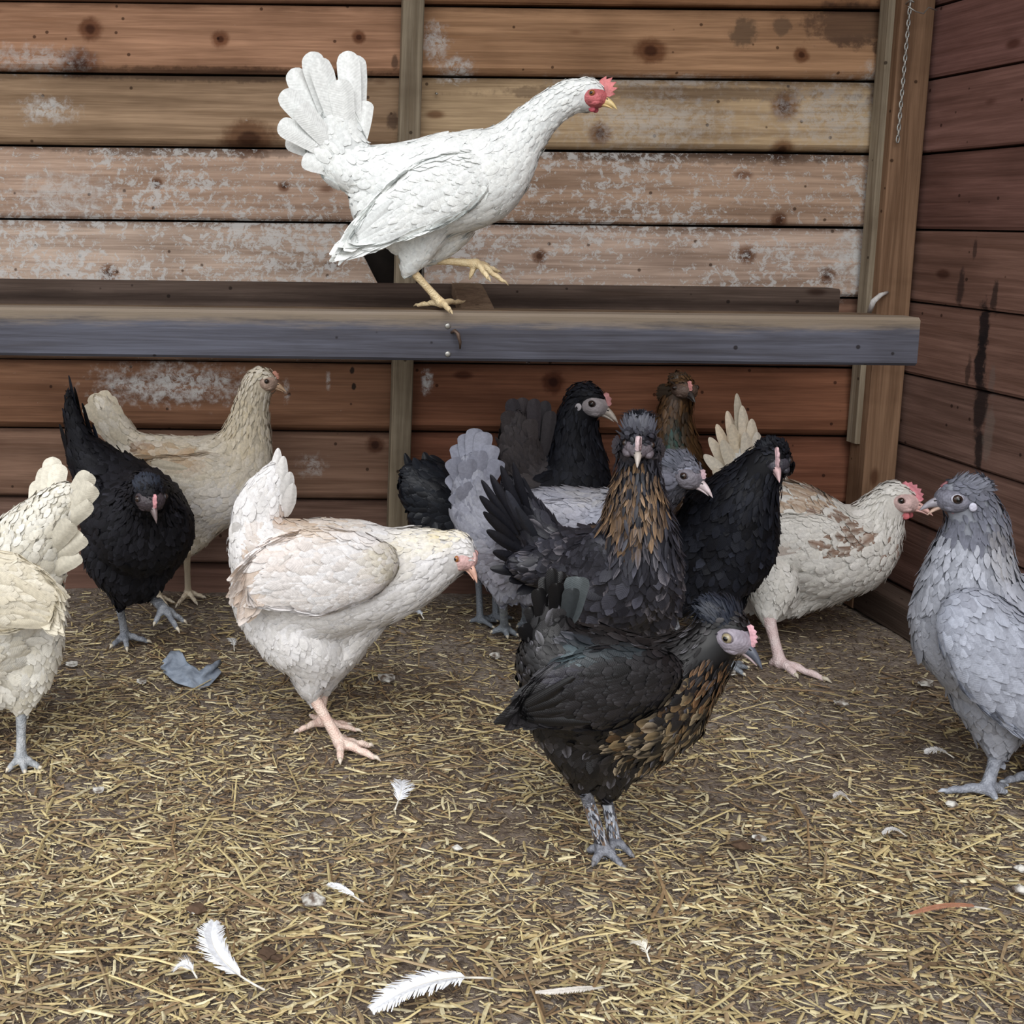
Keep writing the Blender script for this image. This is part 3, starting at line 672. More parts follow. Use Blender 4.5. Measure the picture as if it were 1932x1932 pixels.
    # wings
    for wg in s.get('wings', []):
        ax = nrm(np.array(wg.get('ax', lat), float)); sides = (0, 1) if wg.get('mirror', True) else (0,)
        for sd in sides:
            sg_ = -1 if sd else 1; nc = len(wg['ch'])
            ch_ = [(c[0], c[1], c[2], sg_*((c[3] if len(c) > 3 else 0) + wg['off'] + (.014*max(0, 1-i*.8) if wg.get('mirror', True) else 0))) for i, c in enumerate(wg['ch'])]
            Cw, rw, Tw, tw_ = dense(ch_, D0)
            Vw, Fw, Nw = remesh([(Cw, rw, ax, wg.get('thin', .32))], .005, 3)
            d = np.linalg.norm(Vw[:, None]-Cw[None], axis=2)/rw[None]; kk = d.argmin(1)
            kp = R_.rand(len(Vw)) < .6; Pw, Pn, kw = Vw[kp], Nw[kp], kk[kp]; n = len(Pw)
            tt = tw_[kw]; Lw = wg.get('fl', fl)*(.55+.95*tt)*R_.uniform(.85, 1.15, n); Ww = Lw*np.where(tt > .55, .34, .62)
            fvw = Tw[kw] + np.array([0, 0, -.05])
            cw = lin(wg.get('col', s['col'])); cw2 = lin(wg.get('col2', wg.get('col', s.get('col2', s['col'])))); col = cw+(cw2-cw)*R_.rand(n)[:, None]; col *= R_.uniform(s.get('vlo', .9), 1.06, (n, 1)); tip = col*s.get('tip', 1.)
            px, py = proj(Pw)
            for (ax_, ay, ar, cc, pr) in s.get('marks', []):
                rx, ry = ar if isinstance(ar, tuple) else (ar, ar)
                q_ = ((px-ax_)/rx)**2+((py-ay)/ry)**2; a_ = (pr*np.clip(1.5-q_*1.3, 0, 1)*R_.uniform(.35, 1.15, n)).clip(0, 1)[:, None]; cv = lin(cc); col = col*(1-a_)+cv*a_; tip = tip*(1-a_*.8)+cv*a_*.8
            nz = R_.normal(0, 1, (n, 3))*.04
            al = np.abs(np.sum(nrm(fvw)*Pn, 1)); Lw = Lw*np.clip(1.3-al, .3, 1); gl = R_.rand(n) < s.get('glint', 0); tip[gl] *= 1.9
            Vf, Ff, Cf, Uf = feathers(Pw-Pn*.001, Pn+nz, fvw+nz, Lw, Ww, R_.uniform(.02, .07, n), follow(Vw, Pw, Pn, fvw, Lw)*.8, col, tip, point=.1)
            # primaries along the trailing edge
            sd_ax = ax
            m0 = len(Vw)
            wing = mesh_np('wing', np.vstack([Vw-Nw*.002, Vf]), np.vstack([Fw, Ff+m0]), mat, root, np.vstack([np.tile(cw*.9, (m0, 1)), Cf]), np.vstack([np.zeros((m0, 2)), Uf]))
            if wg.get('prim', 0):
                e, e0 = Cw[-1], Cw[int(len(Cw)*.55)]; dd = nrm(e-e0); dn = nrm(np.cross(dd, ax)); dn = dn if dn[2] < 0 else -dn
                outw = ax*(-1 if not sd else 1)*(1 if wg['off'] < 0 else -1)
                for q in range(wg['prim']):
                    v = q/max(1, wg['prim']-1); rw_ = rw[int(len(rw)*.55)]
                    b0 = e0 + dn*rw_*(.75-1.3*v) + outw*(rw_*.32*.75+.0008*q); tp = e + dd*rw[-1]*(.9-.5*v) + dn*rw[-1]*(.5-1.2*v) + outw*(rw[-1]*.3+.001*q)
                    big_feather('flight_feather', b0, tp, outw, wg.get('pw', .016), mat, wing, (cw*.98 if q % 2 else cw*.9), bend=.0)
    # tail
    for tl in s.get('tail', []):
        tx, ty = tl[0], tl[1]; bx_, by_ = tl[2], tl[3]; wpx = tl[4]; dt = tl[5] if len(tl) > 5 else 0; cc = tl[6] if len(tl) > 6 and tl[6] is not None else None
        bD = D0 + s.get('tailD', 0); cT = lin(cc) if cc is not None else (lin(s['tailc']) if 'tailc' in s else c0)*R_.uniform(.92, 1.04)
        b0, tp = W(bx_, by_, bD), W(tx, ty, bD+s.get('tiltD', 0)+dt); wm = RP(wpx, bD)
        big_feather('tail_feather', b0, tp, -lat + np.array([0, 0, .12]), wm, mat, root, cT, bend=(tl[7] if len(tl) > 7 else s.get('tbend', 0)), cup=.10, split=s.get('tsplit', .1), blunt=s.get('blunt', 1.))
    # head
    fc = skin(s['facec'], rough=.5, amt=.6)
    gq = Geo(); fx = s.get('facesize', (.74, .84, .60)); gq.add(*ellipsoid(hc+f*r*.50-u*r*.08, f, l, u, r*fx[0], r*fx[1]*hs, r*fx[2], 3)); gq.add(*ellipsoid(hc+f*r*.92-u*r*.13, f, l, u, r*.36, r*.40, r*.33, 2))
    for sg in (-1, 1): gq.add(*ellipsoid(hc+f*r*.62+l*sg*r*.46-u*r*.30, f, l, u, r*.46, r*.26, r*.24, 2))
    face = gq.obj('face', fc, root)
    bk = skin(s['beakc'], rough=.35, amt=.12, spec=.5); bl = s.get('beak', 1.0)
    bb = hc+f*r*1.02-u*r*.16; op = s.get('open', 0)
    gq = Geo(); gq.add(*horn(bb, f, u, l, r*.54, r*.44, r*.86*bl, r*.36*bl)); bo = gq.obj('upper_beak', bk, root)
    gq2 = Geo()
    for sg in (-1, 1): gq2.add(*ellipsoid(bb+f*r*.25*bl+l*sg*r*.15+u*r*.10, f, l, u, r*.07, r*.03, r*.035, 1))
    no = gq2.obj('nostril', M_PUPIL); no.parent = bo
    lf_ = nrm(f*math.cos(op)-u*math.sin(op)); lu_ = np.cross(lf_, l)*1.0; lu_ = lu_ if lu_@u > 0 else -lu_
    gq = Geo(); gq.add(*horn(bb-u*r*.22, lf_, lu_, l, r*.24, r*.34, r*.66*bl, r*.16*bl)); gq.obj('lower_beak', skin(s.get('beak2', s['beakc']), rough=.35, amt=.12, spec=.5), root)
    for sg in (-1, 1):
        ec = hc+f*r*.60+l*sg*r*fx[1]*hs*.93+u*r*.12
        er = r*.17*s.get('eyesize', 1)
        gq = Geo(); gq.add(*ellipsoid(ec-l*sg*er*.25, f, l, u, er*1.22, er*.55, er*1.08, 2)); rim = gq.obj('eyelid', skin(s.get('lidc', s['facec']), rough=.5, amt=.3), root)
        gq = Geo(); gq.add(*ellipsoid(ec, f, l, u, er, er*.8, er, 2)); eye = gq.obj('eye', IRIS[s.get('iris', 'orange')], root)
        gq = Geo(); gq.add(*ellipsoid(ec+l*sg*er*.40, f, l, u, er*.62, er*.50, er*.62, 2)); pu = gq.obj('pupil', M_PUPIL); pu.parent = eye
    if 'comb' in s:
        n_, h_, th_ = s['comb'][:3]; kw = s['comb'][3] if len(s['comb']) > 3 else {}
        Vc, Fc = comb_mesh(hc, f, l, u, r*hs, n_, h_, th_, **kw); mesh_np('comb', Vc, Fc, skin(s.get('combc', (214, 100, 100)), rough=.55, amt=.5), root)
    if s.get('wattle', 0):
        wk_ = s['wattle']
        for sg in (-1, 1):
            gq = Geo(); gq.add(*ellipsoid(hc+f*r*.62+l*sg*r*.26-u*r*(.55+.22*wk_), nrm(f-u*.2), l, u, r*.40*min(1, wk_), r*.09, r*.34*wk_, 2)); gq.obj('wattle', skin(s.get('wattlec', s.get('combc', (205, 80, 90))), rough=.5), root)
    if 'lobe' in s:
        for sg in (-1, 1):
            gq = Geo(); gq.add(*ellipsoid(hc+f*r*.02+l*sg*r*.80*hs-u*r*.26, f, l, u, r*.17, r*.07, r*.21, 2)); gq.obj('earlobe', skin(s['lobe'], rough=.6), root)
    def tuft(name, n, ctr, rad, dirf, L, wd, c, ct=None, spread=.35, liftv=.2):
        a = R_.normal(0, 1, (n, 3)); a = nrm(a); base = hc + r*(f*ctr[0]+u*ctr[2]) + (f*a[:, :1]*rad[0]+l*a[:, 1:2]*rad[1]+u*a[:, 2:]*rad[2])*r
        nn = nrm(base-hc); dv = nrm(dirf(a) + R_.normal(0, spread, (n, 3))*.5); cc = lin(c)*R_.uniform(.75, 1.15, (n, 1))
        feather_obj(name, mat, root, base, nn, dv, r*L*R_.uniform(.7, 1.2, n), r*wd, liftv, .3/r, cc, cc*1.1 if ct is None else lin(ct)*np.ones((n, 1)), point=.5)
    if 'crest' in s:
        L, c = s['crest'][:2]; n_ = s['crest'][2] if len(s['crest']) > 2 else 160; up_ = s['crest'][3] if len(s['crest']) > 3 else .5
        tuft('crest', int(n_*2.2), (-.15, 0, .35), (.75, .7, .5), lambda a: -f*.9 + u*up_ + f*a[:, :1]*.3 + l*a[:, 1:2]*.55 + u*a[:, 2:]*.3, L*.8, .20, c, spread=.22, liftv=.12)
    if 'beard' in s:
        L, c = s['beard'][:2]
        tuft('beard', 130, (.25, 0, -.55), (.5, .75, .35), lambda a: -u*.8 - f*.2 + l*a[:, 1:2]*.7, L, .34, c)
    if 'muff' in s:
        L, c = s['muff'][:2]
        for sg in (-1, 1):
            a = nrm(R_.normal(0, 1, (70, 3))); base = hc + r*(f*.15 + l*sg*.75 - u*.35) + a*r*.28; cc = lin(c)*R_.uniform(.75, 1.15, (70, 1))
            feather_obj('muff', mat, root, base, np.tile(l*sg, (70, 1))+a*.3, nrm(-f*.6+l*sg*.55-u*.25 + a*.4), r*L, r*.3, .2, .2/r, cc, cc*1.1, point=.4)
    # legs
    for lg in s.get('legs', []):
        make_leg(root, lg['hock'], lg['ankle'], lg['toes'], lg.get('r', .0052), skin(s['legc'], rough=.55, scale=420, amt=.8, c2=lin(s.get('legc2', s['legc']))), s.get('clawc', (205, 195, 175)), hallux=lg.get('hallux'))
        if lg.get('feathered'):
            A_, B_ = np.array(lg['hock']), np.array(lg['ankle']); n = 520; tq = R_.rand(n)**.8; ang = R_.uniform(0, 2*math.pi, n); T_ = nrm(B_-A_); s1 = nrm(np.cross(T_, [0, 1, .1])); s2 = np.cross(T_, s1)
            nn = np.cos(ang)[:, None]*s1+np.sin(ang)[:, None]*s2; base = A_+(B_-A_)*tq[:, None]+nn*.004; cs = lin([(150, 155, 165), (90, 92, 100), (60, 60, 66), (185, 188, 196), (120, 100, 84)]); cc = cs[R_.randint(0, 5, n)]
            feather_obj('shank_feathers', mat, root, base, nn, T_+nn*.42, (.018+.016*tq), .0065, .14, 3., cc, cc*1.15, point=.4)
    return root
def fpx(*pts): return [F(a, b) + np.array([0, 0, .004]) for a, b in pts]
def leg(hx, hy, D, ax, ay, toes, hall=None, rpx=7, z=0.0, aD=None, tz=None, **k):
    """leg from pixels: ankle and toes on the plane z unless aD gives a raised foot"""
    if aD is None:
        A_ = F(ax, ay, z+.010); T_ = [F(a, b, z+.003) for a, b in toes]; H_ = F(hall[0], hall[1], z+.003) if hall else None
    else:
        A_ = W(ax, ay, aD); T_ = [W(a[0], a[1], aD+(a[2] if len(a) > 2 else 0)) for a in toes]; H_ = W(hall[0], hall[1], aD+(hall[2] if len(hall) > 2 else 0)) if hall else None
    return dict(hock=W(hx, hy, D), ankle=A_, toes=T_, hallux=H_, r=RP(rpx, D), **k)
def feetpt(D, x): return [np.array([W(x, 1000, D)[0], D, 0.])]
def floor_py(px, D):
    lo, hi = 900., 2200.
    for _ in range(40):
        mid = (lo+hi)/2
        if F(px, mid)[1] > D: lo = mid
        else: hi = mid
    return lo
HN = {}
def under(hx, hy, D, dx=4, rpx=7, **k):
    """standing leg whose foot is out of sight: straight down to the floor at distance D"""
    y = floor_py(hx+dx, D); s_ = 1.7/D
    return leg(hx, hy, D, hx+dx, y-6, [(hx+dx+38*s_, y-2), (hx+dx+30*s_, y+12*s_), (hx+dx+26*s_, y-12*s_)], (hx+dx-22*s_, y-2), rpx=rpx, **k)

# 1 white hen on the roost
zr = ZT
make_hen(dict(label='white hen with upright fan tail stepping along the roost, one foot raised', D=1.585, col=(229, 232, 231), col2=(238, 240, 237), vlo=.97, fl=.024, ruffle=.03, lift=.3, keep=.85, under=.0010, hackle=.55, mat=M_WHITE, squash=.84,
  body=[(668, 325, 40), (700, 330, 52), (740, 345, 74), (790, 352, 88), (850, 346, 96), (900, 335, 90), (940, 308, 68), (972, 272, 50), (1008, 232, 40), (1045, 200, 35), (1078, 182, 34)],
  fluff=[[(720, 380, 60), (735, 415, 48), (745, 440, 32)]],
  tailmass=[[(665, 320, 46), (648, 275, 46), (640, 235, 36), (638, 205, 22)], [(650, 320, 40), (615, 285, 34), (595, 262, 22)]],
  thigh=[[(800, 405, 58), (795, 445, 42), (782, 480, 29), (771, 504, 18)], [(850, 420, 48, .03), (835, 455, 32, .03), (812, 482, 18, .03), (803, 490, 12, .03)]],
  head=(1104, 179, 34), face=(.90, -.30, -.18), facec=(206, 112, 116), lidc=(196, 100, 104), beakc=(226, 200, 140), beak2=(216, 186, 128), comb=(5, .50, .16, dict(a0=6, a1=72)), combc=(216, 128, 128), wattle=.55, wattlec=(200, 90, 104), lobe=(235, 225, 222), iris='orange', bare=.62,
  wings=[dict(off=-.050, thin=.30, fl=.034, prim=5, pw=.020, ch=[(900, 322, 40), (870, 340, 58), (825, 360, 64), (770, 390, 54), (720, 422, 36), (682, 448, 14)])],
  tailc=(238, 240, 238), tailD=0, tail=[(585, 98, 640, 280, 46, .0), (550, 130, 640, 285, 44, .012), (532, 172, 640, 292, 42, -.012), (526, 232, 642, 300, 40, -.018), (540, 262, 645, 305, 38, .015), (655, 96, 670, 280, 44, -.004), (672, 104, 675, 275, 40, .015), (600, 110, 650, 280, 44, -.016), (640, 150, 660, 285, 46, -.020), (615, 165, 655, 290, 46, .02), (562, 200, 648, 300, 42, -.024), (570, 300, 655, 330, 34, -.01), (690, 190, 680, 280, 34, 0)],
  legs=[leg(768, 500, 1.585, 833, 572, [(782, 577), (853, 591), (880, 571)], (812, 560), rpx=8, z=zr), leg(803, 490, 1.62, 898, 497, [(957, 536, -.01), (925, 530, -.035), (945, 515, .02)], (886, 526, .0), rpx=8, aD=1.61)],
  legc=(228, 208, 168), legc2=(216, 192, 150), clawc=(196, 176, 140), feet=[np.array([W(830, 570, 1.58)[0], 1.58, ZT])]))
# 2 cream hen by the wall
make_hen(dict(label='tall cream and pale buff hen standing by the back wall behind the black hen', D=1.90, col=(208, 197, 176), col2=(220, 212, 198), fl=.027, ruffle=.06, squash=.78,
  body=[(240, 848, 36, .02), (275, 870, 52), (320, 893, 72), (372, 910, 90), (418, 904, 90), (452, 868, 62), (465, 825, 48), (472, 785, 39), (478, 752, 34), (487, 722, 31)],
  tailmass=[[(250, 850, 34), (222, 812, 30), (200, 778, 24), (188, 757, 14)]], tsq=.6,
  thigh=[[(385, 960, 52), (372, 1005, 30), (352, 1040, 14)], [(330, 970, 45, .02), (320, 1020, 24, .02), (308, 1055, 12, .02)]],
  head=(492, 717, 28), face=(.95, -.25, -.12), facec=(186, 160, 144), lidc=(170, 148, 134), beakc=(196, 164, 134), comb=(3, .16, .14, dict(a0=20, a1=60)), combc=(196, 138, 118), iris='dark', bare=.5,
  marks=[(275, 850, (28, 20), (128, 90, 66), .9), (330, 862, (80, 28), (184, 152, 114), .8), (460, 800, (50, 70), (214, 196, 158), .5), (420, 960, (80, 60), (214, 216, 226), .5), (372, 880, (40, 14), (178, 132, 96), .3), (262, 852, (14, 10), (90, 66, 50), .7)],
  wings=[dict(off=-.052, thin=.3, fl=.03, prim=3, ch=[(430, 890, 40), (390, 905, 56), (335, 905, 48), (290, 890, 26)])],
  tail=[(172, 745, 225, 820, 30, 0), (190, 738, 230, 815, 30, .01), (160, 765, 222, 825, 28, -.01), (205, 748, 232, 815, 26, .0), (215, 765, 238, 822, 24, -.012), (178, 800, 230, 835, 24, .01)],
  legs=[leg(352, 1040, 1.885, 355, 1118, [(388, 1128), (372, 1140), (332, 1145)], (348, 1118), rpx=7), leg(308, 1055, 1.90, 300, 1125, [(330, 1138), (318, 1146), (285, 1142)], (290, 1126), rpx=6)],
  legc=(214, 200, 176), feet=feetpt(1.885, 345)))
# 3 black hen facing the camera on the left
BLK = dict(glint=.03, mat=M_MATT, vlo=.6, ruffle=.09, tip=1.25)
make_hen(dict(label='black hen with pink comb facing the camera in front of the cream hen', D=1.71, blunt=.3, col=(20, 20, 24), col2=(36, 36, 42), fl=.025, lat=(.9, .4, 0), squash=.95, neck_t=.72,
  body=[(165, 860, 42, .07), (200, 905, 62, .06), (228, 945, 88, .045), (252, 978, 104, .01), (268, 985, 98, -.03), (274, 965, 74, -.06), (278, 945, 52, -.09), (280, 935, 40, -.115)],
  fluff=[[(240, 1030, 92, .02), (242, 1075, 60, .01), (240, 1105, 36, 0)], [(300, 1010, 62, .0), (290, 1060, 45, 0)]],
  tailmass=[[(170, 880, 50, .07), (148, 830, 34, .08), (135, 780, 24, .09), (130, 745, 12, .09)]], tsq=.6,
  thigh=[[(228, 1080, 38), (226, 1120, 18), (224, 1138, 11)], [(282, 1080, 34, -.01), (280, 1110, 18, -.01), (276, 1124, 11, -.01)]],
  head=(279, 928, 36, -.12), face=(.30, -.86, -.50), facec=(70, 62, 66), lidc=(50, 46, 50), beakc=(120, 105, 104), beak2=(90, 80, 80), comb=(3, .2, .22, dict(a0=0, a1=50)), combc=(218, 156, 162), wattle=.25, wattlec=(120, 84, 84), iris='dark', bare=.5, crest=(.75, (44, 48, 58), 150, .3), beard=(.6, (52, 50, 54)),
  wings=[dict(off=-.01, ax=(.95, -.3, 0), thin=.4, mirror=False, ch=[(338, 960, 30, -.02), (348, 1000, 40, .0), (335, 1035, 36, .03), (318, 1065, 16, .05)]), dict(off=-.01, ax=(.95, .3, 0), thin=.4, mirror=False, ch=[(180, 930, 38, .0), (172, 975, 45, .02), (185, 1030, 34, .05), (200, 1065, 16, .07)])],
  tailD=.08, tiltD=.015, tail=[(130, 708, 165, 870, 34, 0, (32, 34, 42)), (140, 730, 170, 870, 34, .01), (122, 745, 150, 880, 34, .0), (155, 760, 185, 870, 36, -.01), (112, 800, 140, 890, 32, .01), (175, 800, 195, 880, 34, -.01, (38, 42, 54)), (118, 770, 150, 870, 32, -.01, (30, 34, 44))],
  legs=[leg(224, 1132, 1.74, 236, 1200, [(208, 1222), (240, 1228), (285, 1212)], (232, 1190), rpx=9), leg(276, 1120, 1.73, 308, 1148, [(352, 1176), (338, 1192, -.03), (290, 1180, -.02)], (300, 1130, .02), rpx=9, aD=1.70)],
  legc=(150, 154, 160), legc2=(112, 116, 124), feet=feetpt(1.75, 240), **BLK))
# 4 white hen cut by the left edge
make_hen(dict(label='creamy white hen with raised tail cut off by the left edge of the view', D=1.36, col=(214, 208, 192), col2=(226, 223, 214), fl=.027, ruffle=.08,
  body=[(118, 940, 34, -.03), (88, 985, 58, -.02), (48, 1045, 84, 0), (10, 1120, 112), (-40, 1175, 122), (-100, 1180, 112), (-150, 1130, 82), (-180, 1070, 62), (-200, 1010, 50), (-215, 965, 44)],
  fluff=[[(40, 1090, 84), (52, 1170, 74), (52, 1240, 60), (42, 1290, 44)], [(-60, 1220, 100), (-20, 1270, 70)]],
  thigh=[[(30, 1250, 62), (38, 1300, 34), (40, 1335, 16)], [(-80, 1250, 60, .05), (-80, 1310, 28, .05), (-78, 1335, 15, .05)]],
  head=(-222, 955, 42), face=(-.95, -.2, -.1), facec=(210, 150, 146), beakc=(214, 190, 150), comb=(5, .4, .16), wattle=.5, bare=.55,
  wings=[dict(off=-.075, thin=.3, fl=.024, col=(210, 201, 180), col2=(222, 215, 198), prim=4, pw=.018, ch=[(-120, 1100, 60), (-70, 1110, 84), (-10, 1115, 84), (45, 1125, 62), (78, 1150, 26)])],
  tailD=-.02, tail=[(100, 862, 85, 985, 40, .05), (88, 880, 72, 990, 38, .06), (112, 875, 95, 985, 38, .03), (170, 892, 110, 985, 40, -.03), (176, 915, 112, 990, 44, -.05), (168, 945, 105, 1010, 40, -.04), (158, 1010, 95, 1060, 40, -.05), (150, 1045, 85, 1090, 36, -.03), (135, 985, 85, 1050, 40, -.06), (72, 905, 62, 1000, 34, .06)],
  legs=[leg(40, 1332, 1.36, 40, 1432, [(12, 1456), (48, 1460), (80, 1452)], (28, 1424), rpx=11), leg(-78, 1332, 1.41, -76, 1405, [(-110, 1425), (-80, 1432), (-50, 1420)], None, rpx=10)],
  legc=(176, 178, 180), legc2=(138, 142, 146), feet=feetpt(1.36, 40)))
# 5 white hen with lowered head
make_hen(dict(label='plump white hen with buff-tinged back, head lowered, walking in the left middle', D=1.41, blunt=.3, col=(214, 211, 208), col2=(226, 224, 224), vlo=.95, fl=.025, ruffle=.045, lift=.5, keep=.8, under=.0014, hackle=.5,
  body=[(478, 1030, 52), (512, 1058, 82), (560, 1085, 108), (612, 1092, 118), (672, 1086, 108), (730, 1082, 90), (780, 1066, 74), (822, 1052, 56), (850, 1046, 42)],
  fluff=[[(480, 1080, 45), (485, 1130, 50), (520, 1180, 58), (560, 1215, 58)], [(560, 1180, 90), (600, 1220, 62)], [(680, 1150, 60), (660, 1190, 45), (630, 1230, 40)]],
  tailmass=[[(482, 1020, 54), (488, 965, 50), (508, 920, 38), (525, 885, 18)]],
  thigh=[[(580, 1200, 72), (582, 1250, 44), (584, 1285, 32), (588, 1312, 17)], [(640, 1200, 60, .05), (622, 1260, 32, .05), (612, 1300, 15, .05)]],
  head=(862, 1036, 38), face=(.66, -.50, -.52), facec=(224, 184, 180), lidc=(206, 160, 158), beakc=(222, 176, 156), comb=(3, .02, .10, dict(a0=22, a1=52)), combc=(218, 184, 178), wattle=.35, wattlec=(214, 110, 116), lobe=(232, 222, 224), iris='orange', bare=.56,
  marks=[(560, 985, (55, 22), (168, 134, 104), .8), (620, 990, (90, 24), (190, 166, 138), .7), (482, 1060, (18, 70), (182, 154, 128), .8), (500, 1120, (16, 30), (180, 156, 130), .7), (740, 1060, (50, 40), (200, 190, 164), .7), (800, 1020, (70, 30), (236, 226, 196), .6), (850, 1010, (40, 22), (232, 218, 176), .7), (560, 1040, (60, 40), (234, 214, 200), .4), (745, 1080, (12, 20), (178, 170, 150), .2)],
  wings=[dict(off=-.066, thin=.30, fl=.032, prim=3, col=(214, 207, 202), col2=(228, 226, 226), ch=[(712, 1062, 46), (670, 1070, 72), (610, 1076, 88), (555, 1078, 76), (510, 1092, 48), (492, 1112, 22)])],
  tail=[(525, 845, 515, 950, 30, 0), (515, 868, 505, 960, 32, .015), (535, 860, 525, 955, 32, -.01), (548, 890, 532, 965, 34, -.02), (500, 890, 495, 965, 32, .02), (553, 912, 538, 975, 32, -.026), (482, 905, 480, 975, 32, .02), (452, 960, 468, 1020, 34, .0), (443, 985, 462, 1040, 34, -.02)],
  legs=[leg(588, 1308, 1.41, 642, 1402, [(716, 1434), (704, 1408), (642, 1440)], (652, 1392), rpx=12), leg(612, 1300, 1.46, 606, 1362, [(556, 1382), (682, 1380), (664, 1368)], (584, 1350), rpx=9)],
  legc=(232, 210, 196), legc2=(224, 192, 178), clawc=(220, 206, 190), feet=feetpt(1.41, 640)))
# 6 black rump behind the lavender hen
make_hen(dict(label='black hen with curled tail plumes, mostly hidden behind the lavender grey hen', D=1.865, blunt=.3, col=(26, 28, 34), col2=(42, 46, 54), fl=.026, squash=.72,
  body=[(800, 925, 48), (835, 945, 64), (875, 965, 70), (912, 985, 62), (940, 1005, 44), (958, 1025, 34), (968, 1045, 28)],
  fluff=[[(820, 960, 55), (850, 1000, 55), (880, 1030, 48)]], tailmass=[[(830, 930, 56), (800, 910, 44), (780, 900, 28)]], tsq=.6,
  thigh=[[(900, 1020, 45), (902, 1060, 24), (902, 1080, 12)], [(930, 1030, 40, .02), (932, 1065, 22, .02), (932, 1080, 12, .02)]],
  head=(974, 1055, 26), face=(.6, -.3, -.7), facec=(80, 74, 78), beakc=(110, 100, 98), comb=(3, .2, .16), iris='dark', bare=.5,
  tailD=0, tail=[(750, 868, 800, 920, 24, 0, (28, 30, 36), .25), (748, 895, 800, 930, 26, .01, None, .2), (752, 925, 805, 940, 28, -.01, None, .2), (762, 958, 815, 955, 28, 0, None, .15), (790, 860, 825, 905, 28, .01, None, .2), (815, 856, 845, 900, 30, 0, None, -.1), (770, 875, 815, 915, 28, -.02, (50, 54, 62), .2), (772, 985, 830, 965, 26, .0, None, .1)],
  legs=[under(902, 1075, 1.865, rpx=7), under(932, 1078, 1.88, rpx=7)], legc=(110, 116, 124), feet=feetpt(1.905, 905), mat=M_DARK, vlo=.7, ruffle=.10, tip=1.2))
# 7 lavender hen
make_hen(dict(label='lavender grey hen with full pale tail, its head beside the gold-necked hen', D=1.755, col=(150, 152, 166), col2=(178, 180, 192), fl=.029, squash=.74, tip=.92,
  body=[(905, 975, 48, .01), (935, 1000, 68), (985, 1018, 88), (1045, 1010, 94), (1110, 1006, 88, -.01), (1170, 985, 66, -.05), (1212, 955, 48, -.09), (1245, 928, 40, -.13), (1268, 905, 38, -.16)],
  fluff=[[(935, 1020, 62), (950, 1070, 48), (965, 1100, 34)], [(1030, 1060, 70), (1030, 1100, 50)]],
  tailmass=[[(912, 980, 56), (895, 925, 42), (890, 885, 28)]], tsq=.6,
  thigh=[[(952, 1060, 48), (950, 1105, 26), (948, 1130, 13)], [(1000, 1070, 45, .03), (995, 1110, 24, .03), (990, 1130, 13, .03)]],
  head=(1282, 888, 40, -.17), face=(.82, -.42, -.24), facec=(120, 116, 124), lidc=(88, 86, 94), beakc=(206, 190, 192), comb=(3, .10, .2, dict(a0=10, a1=40)), combc=(190, 160, 166), iris='dark', bare=.5, crest=(.9, (92, 94, 104), 170, .2), muff=(.7, (100, 100, 110)),
  colfn=lambda px, py, kind, t, col, tip, n, P: (np.where(((kind == 0) & (t > .78) | (kind == 4))[:, None], lin((96, 97, 106))*R_.uniform(.8, 1.15, (n, 1)), col), np.where(((kind == 0) & (t > .78) | (kind == 4))[:, None], lin((104, 104, 114))*np.ones((n, 1)), tip)),
  marks=[(1060, 945, (90, 26), (196, 196, 204), .6), (1125, 930, (40, 25), (168, 160, 140), .3), (935, 1060, (60, 40), (158, 152, 162), .5)],
  wings=[dict(off=-.05, thin=.3, fl=.024, col=(158, 160, 172), col2=(190, 190, 202), ch=[(1130, 985, 40), (1090, 990, 55), (1040, 1000, 60), (990, 1015, 40)])],
  tail=[(897, 808, 890, 900, 36, 0, (170, 172, 186)), (880, 818, 885, 900, 36, .01, (162, 164, 178)), (915, 815, 900, 900, 36, -.01, (172, 174, 188)), (862, 838, 880, 910, 34, .015, (156, 158, 172)), (930, 840, 905, 915, 36, -.015, (166, 168, 182)), (852, 865, 878, 925, 34, -.01), (850, 895, 880, 945, 34, .01), (856, 930, 885, 965, 34, -.01), (865, 962, 895, 985, 34, -.015), (942, 868, 912, 930, 32, -.02), (905, 850, 898, 930, 34, -.022), (880, 868, 892, 940, 36, -.026), (872, 915, 898, 965, 36, -.03)],
  legs=[leg(948, 1126, 1.755, 952, 1186, [(926, 1194), (958, 1204), (978, 1200)], (945, 1180), rpx=9), leg(990, 1126, 1.79, 992, 1172, [(975, 1184), (1000, 1188), (1016, 1180)], (985, 1168), rpx=8)],
  legc=(150, 158, 164), legc2=(120, 126, 134), feet=feetpt(1.755, 950)))
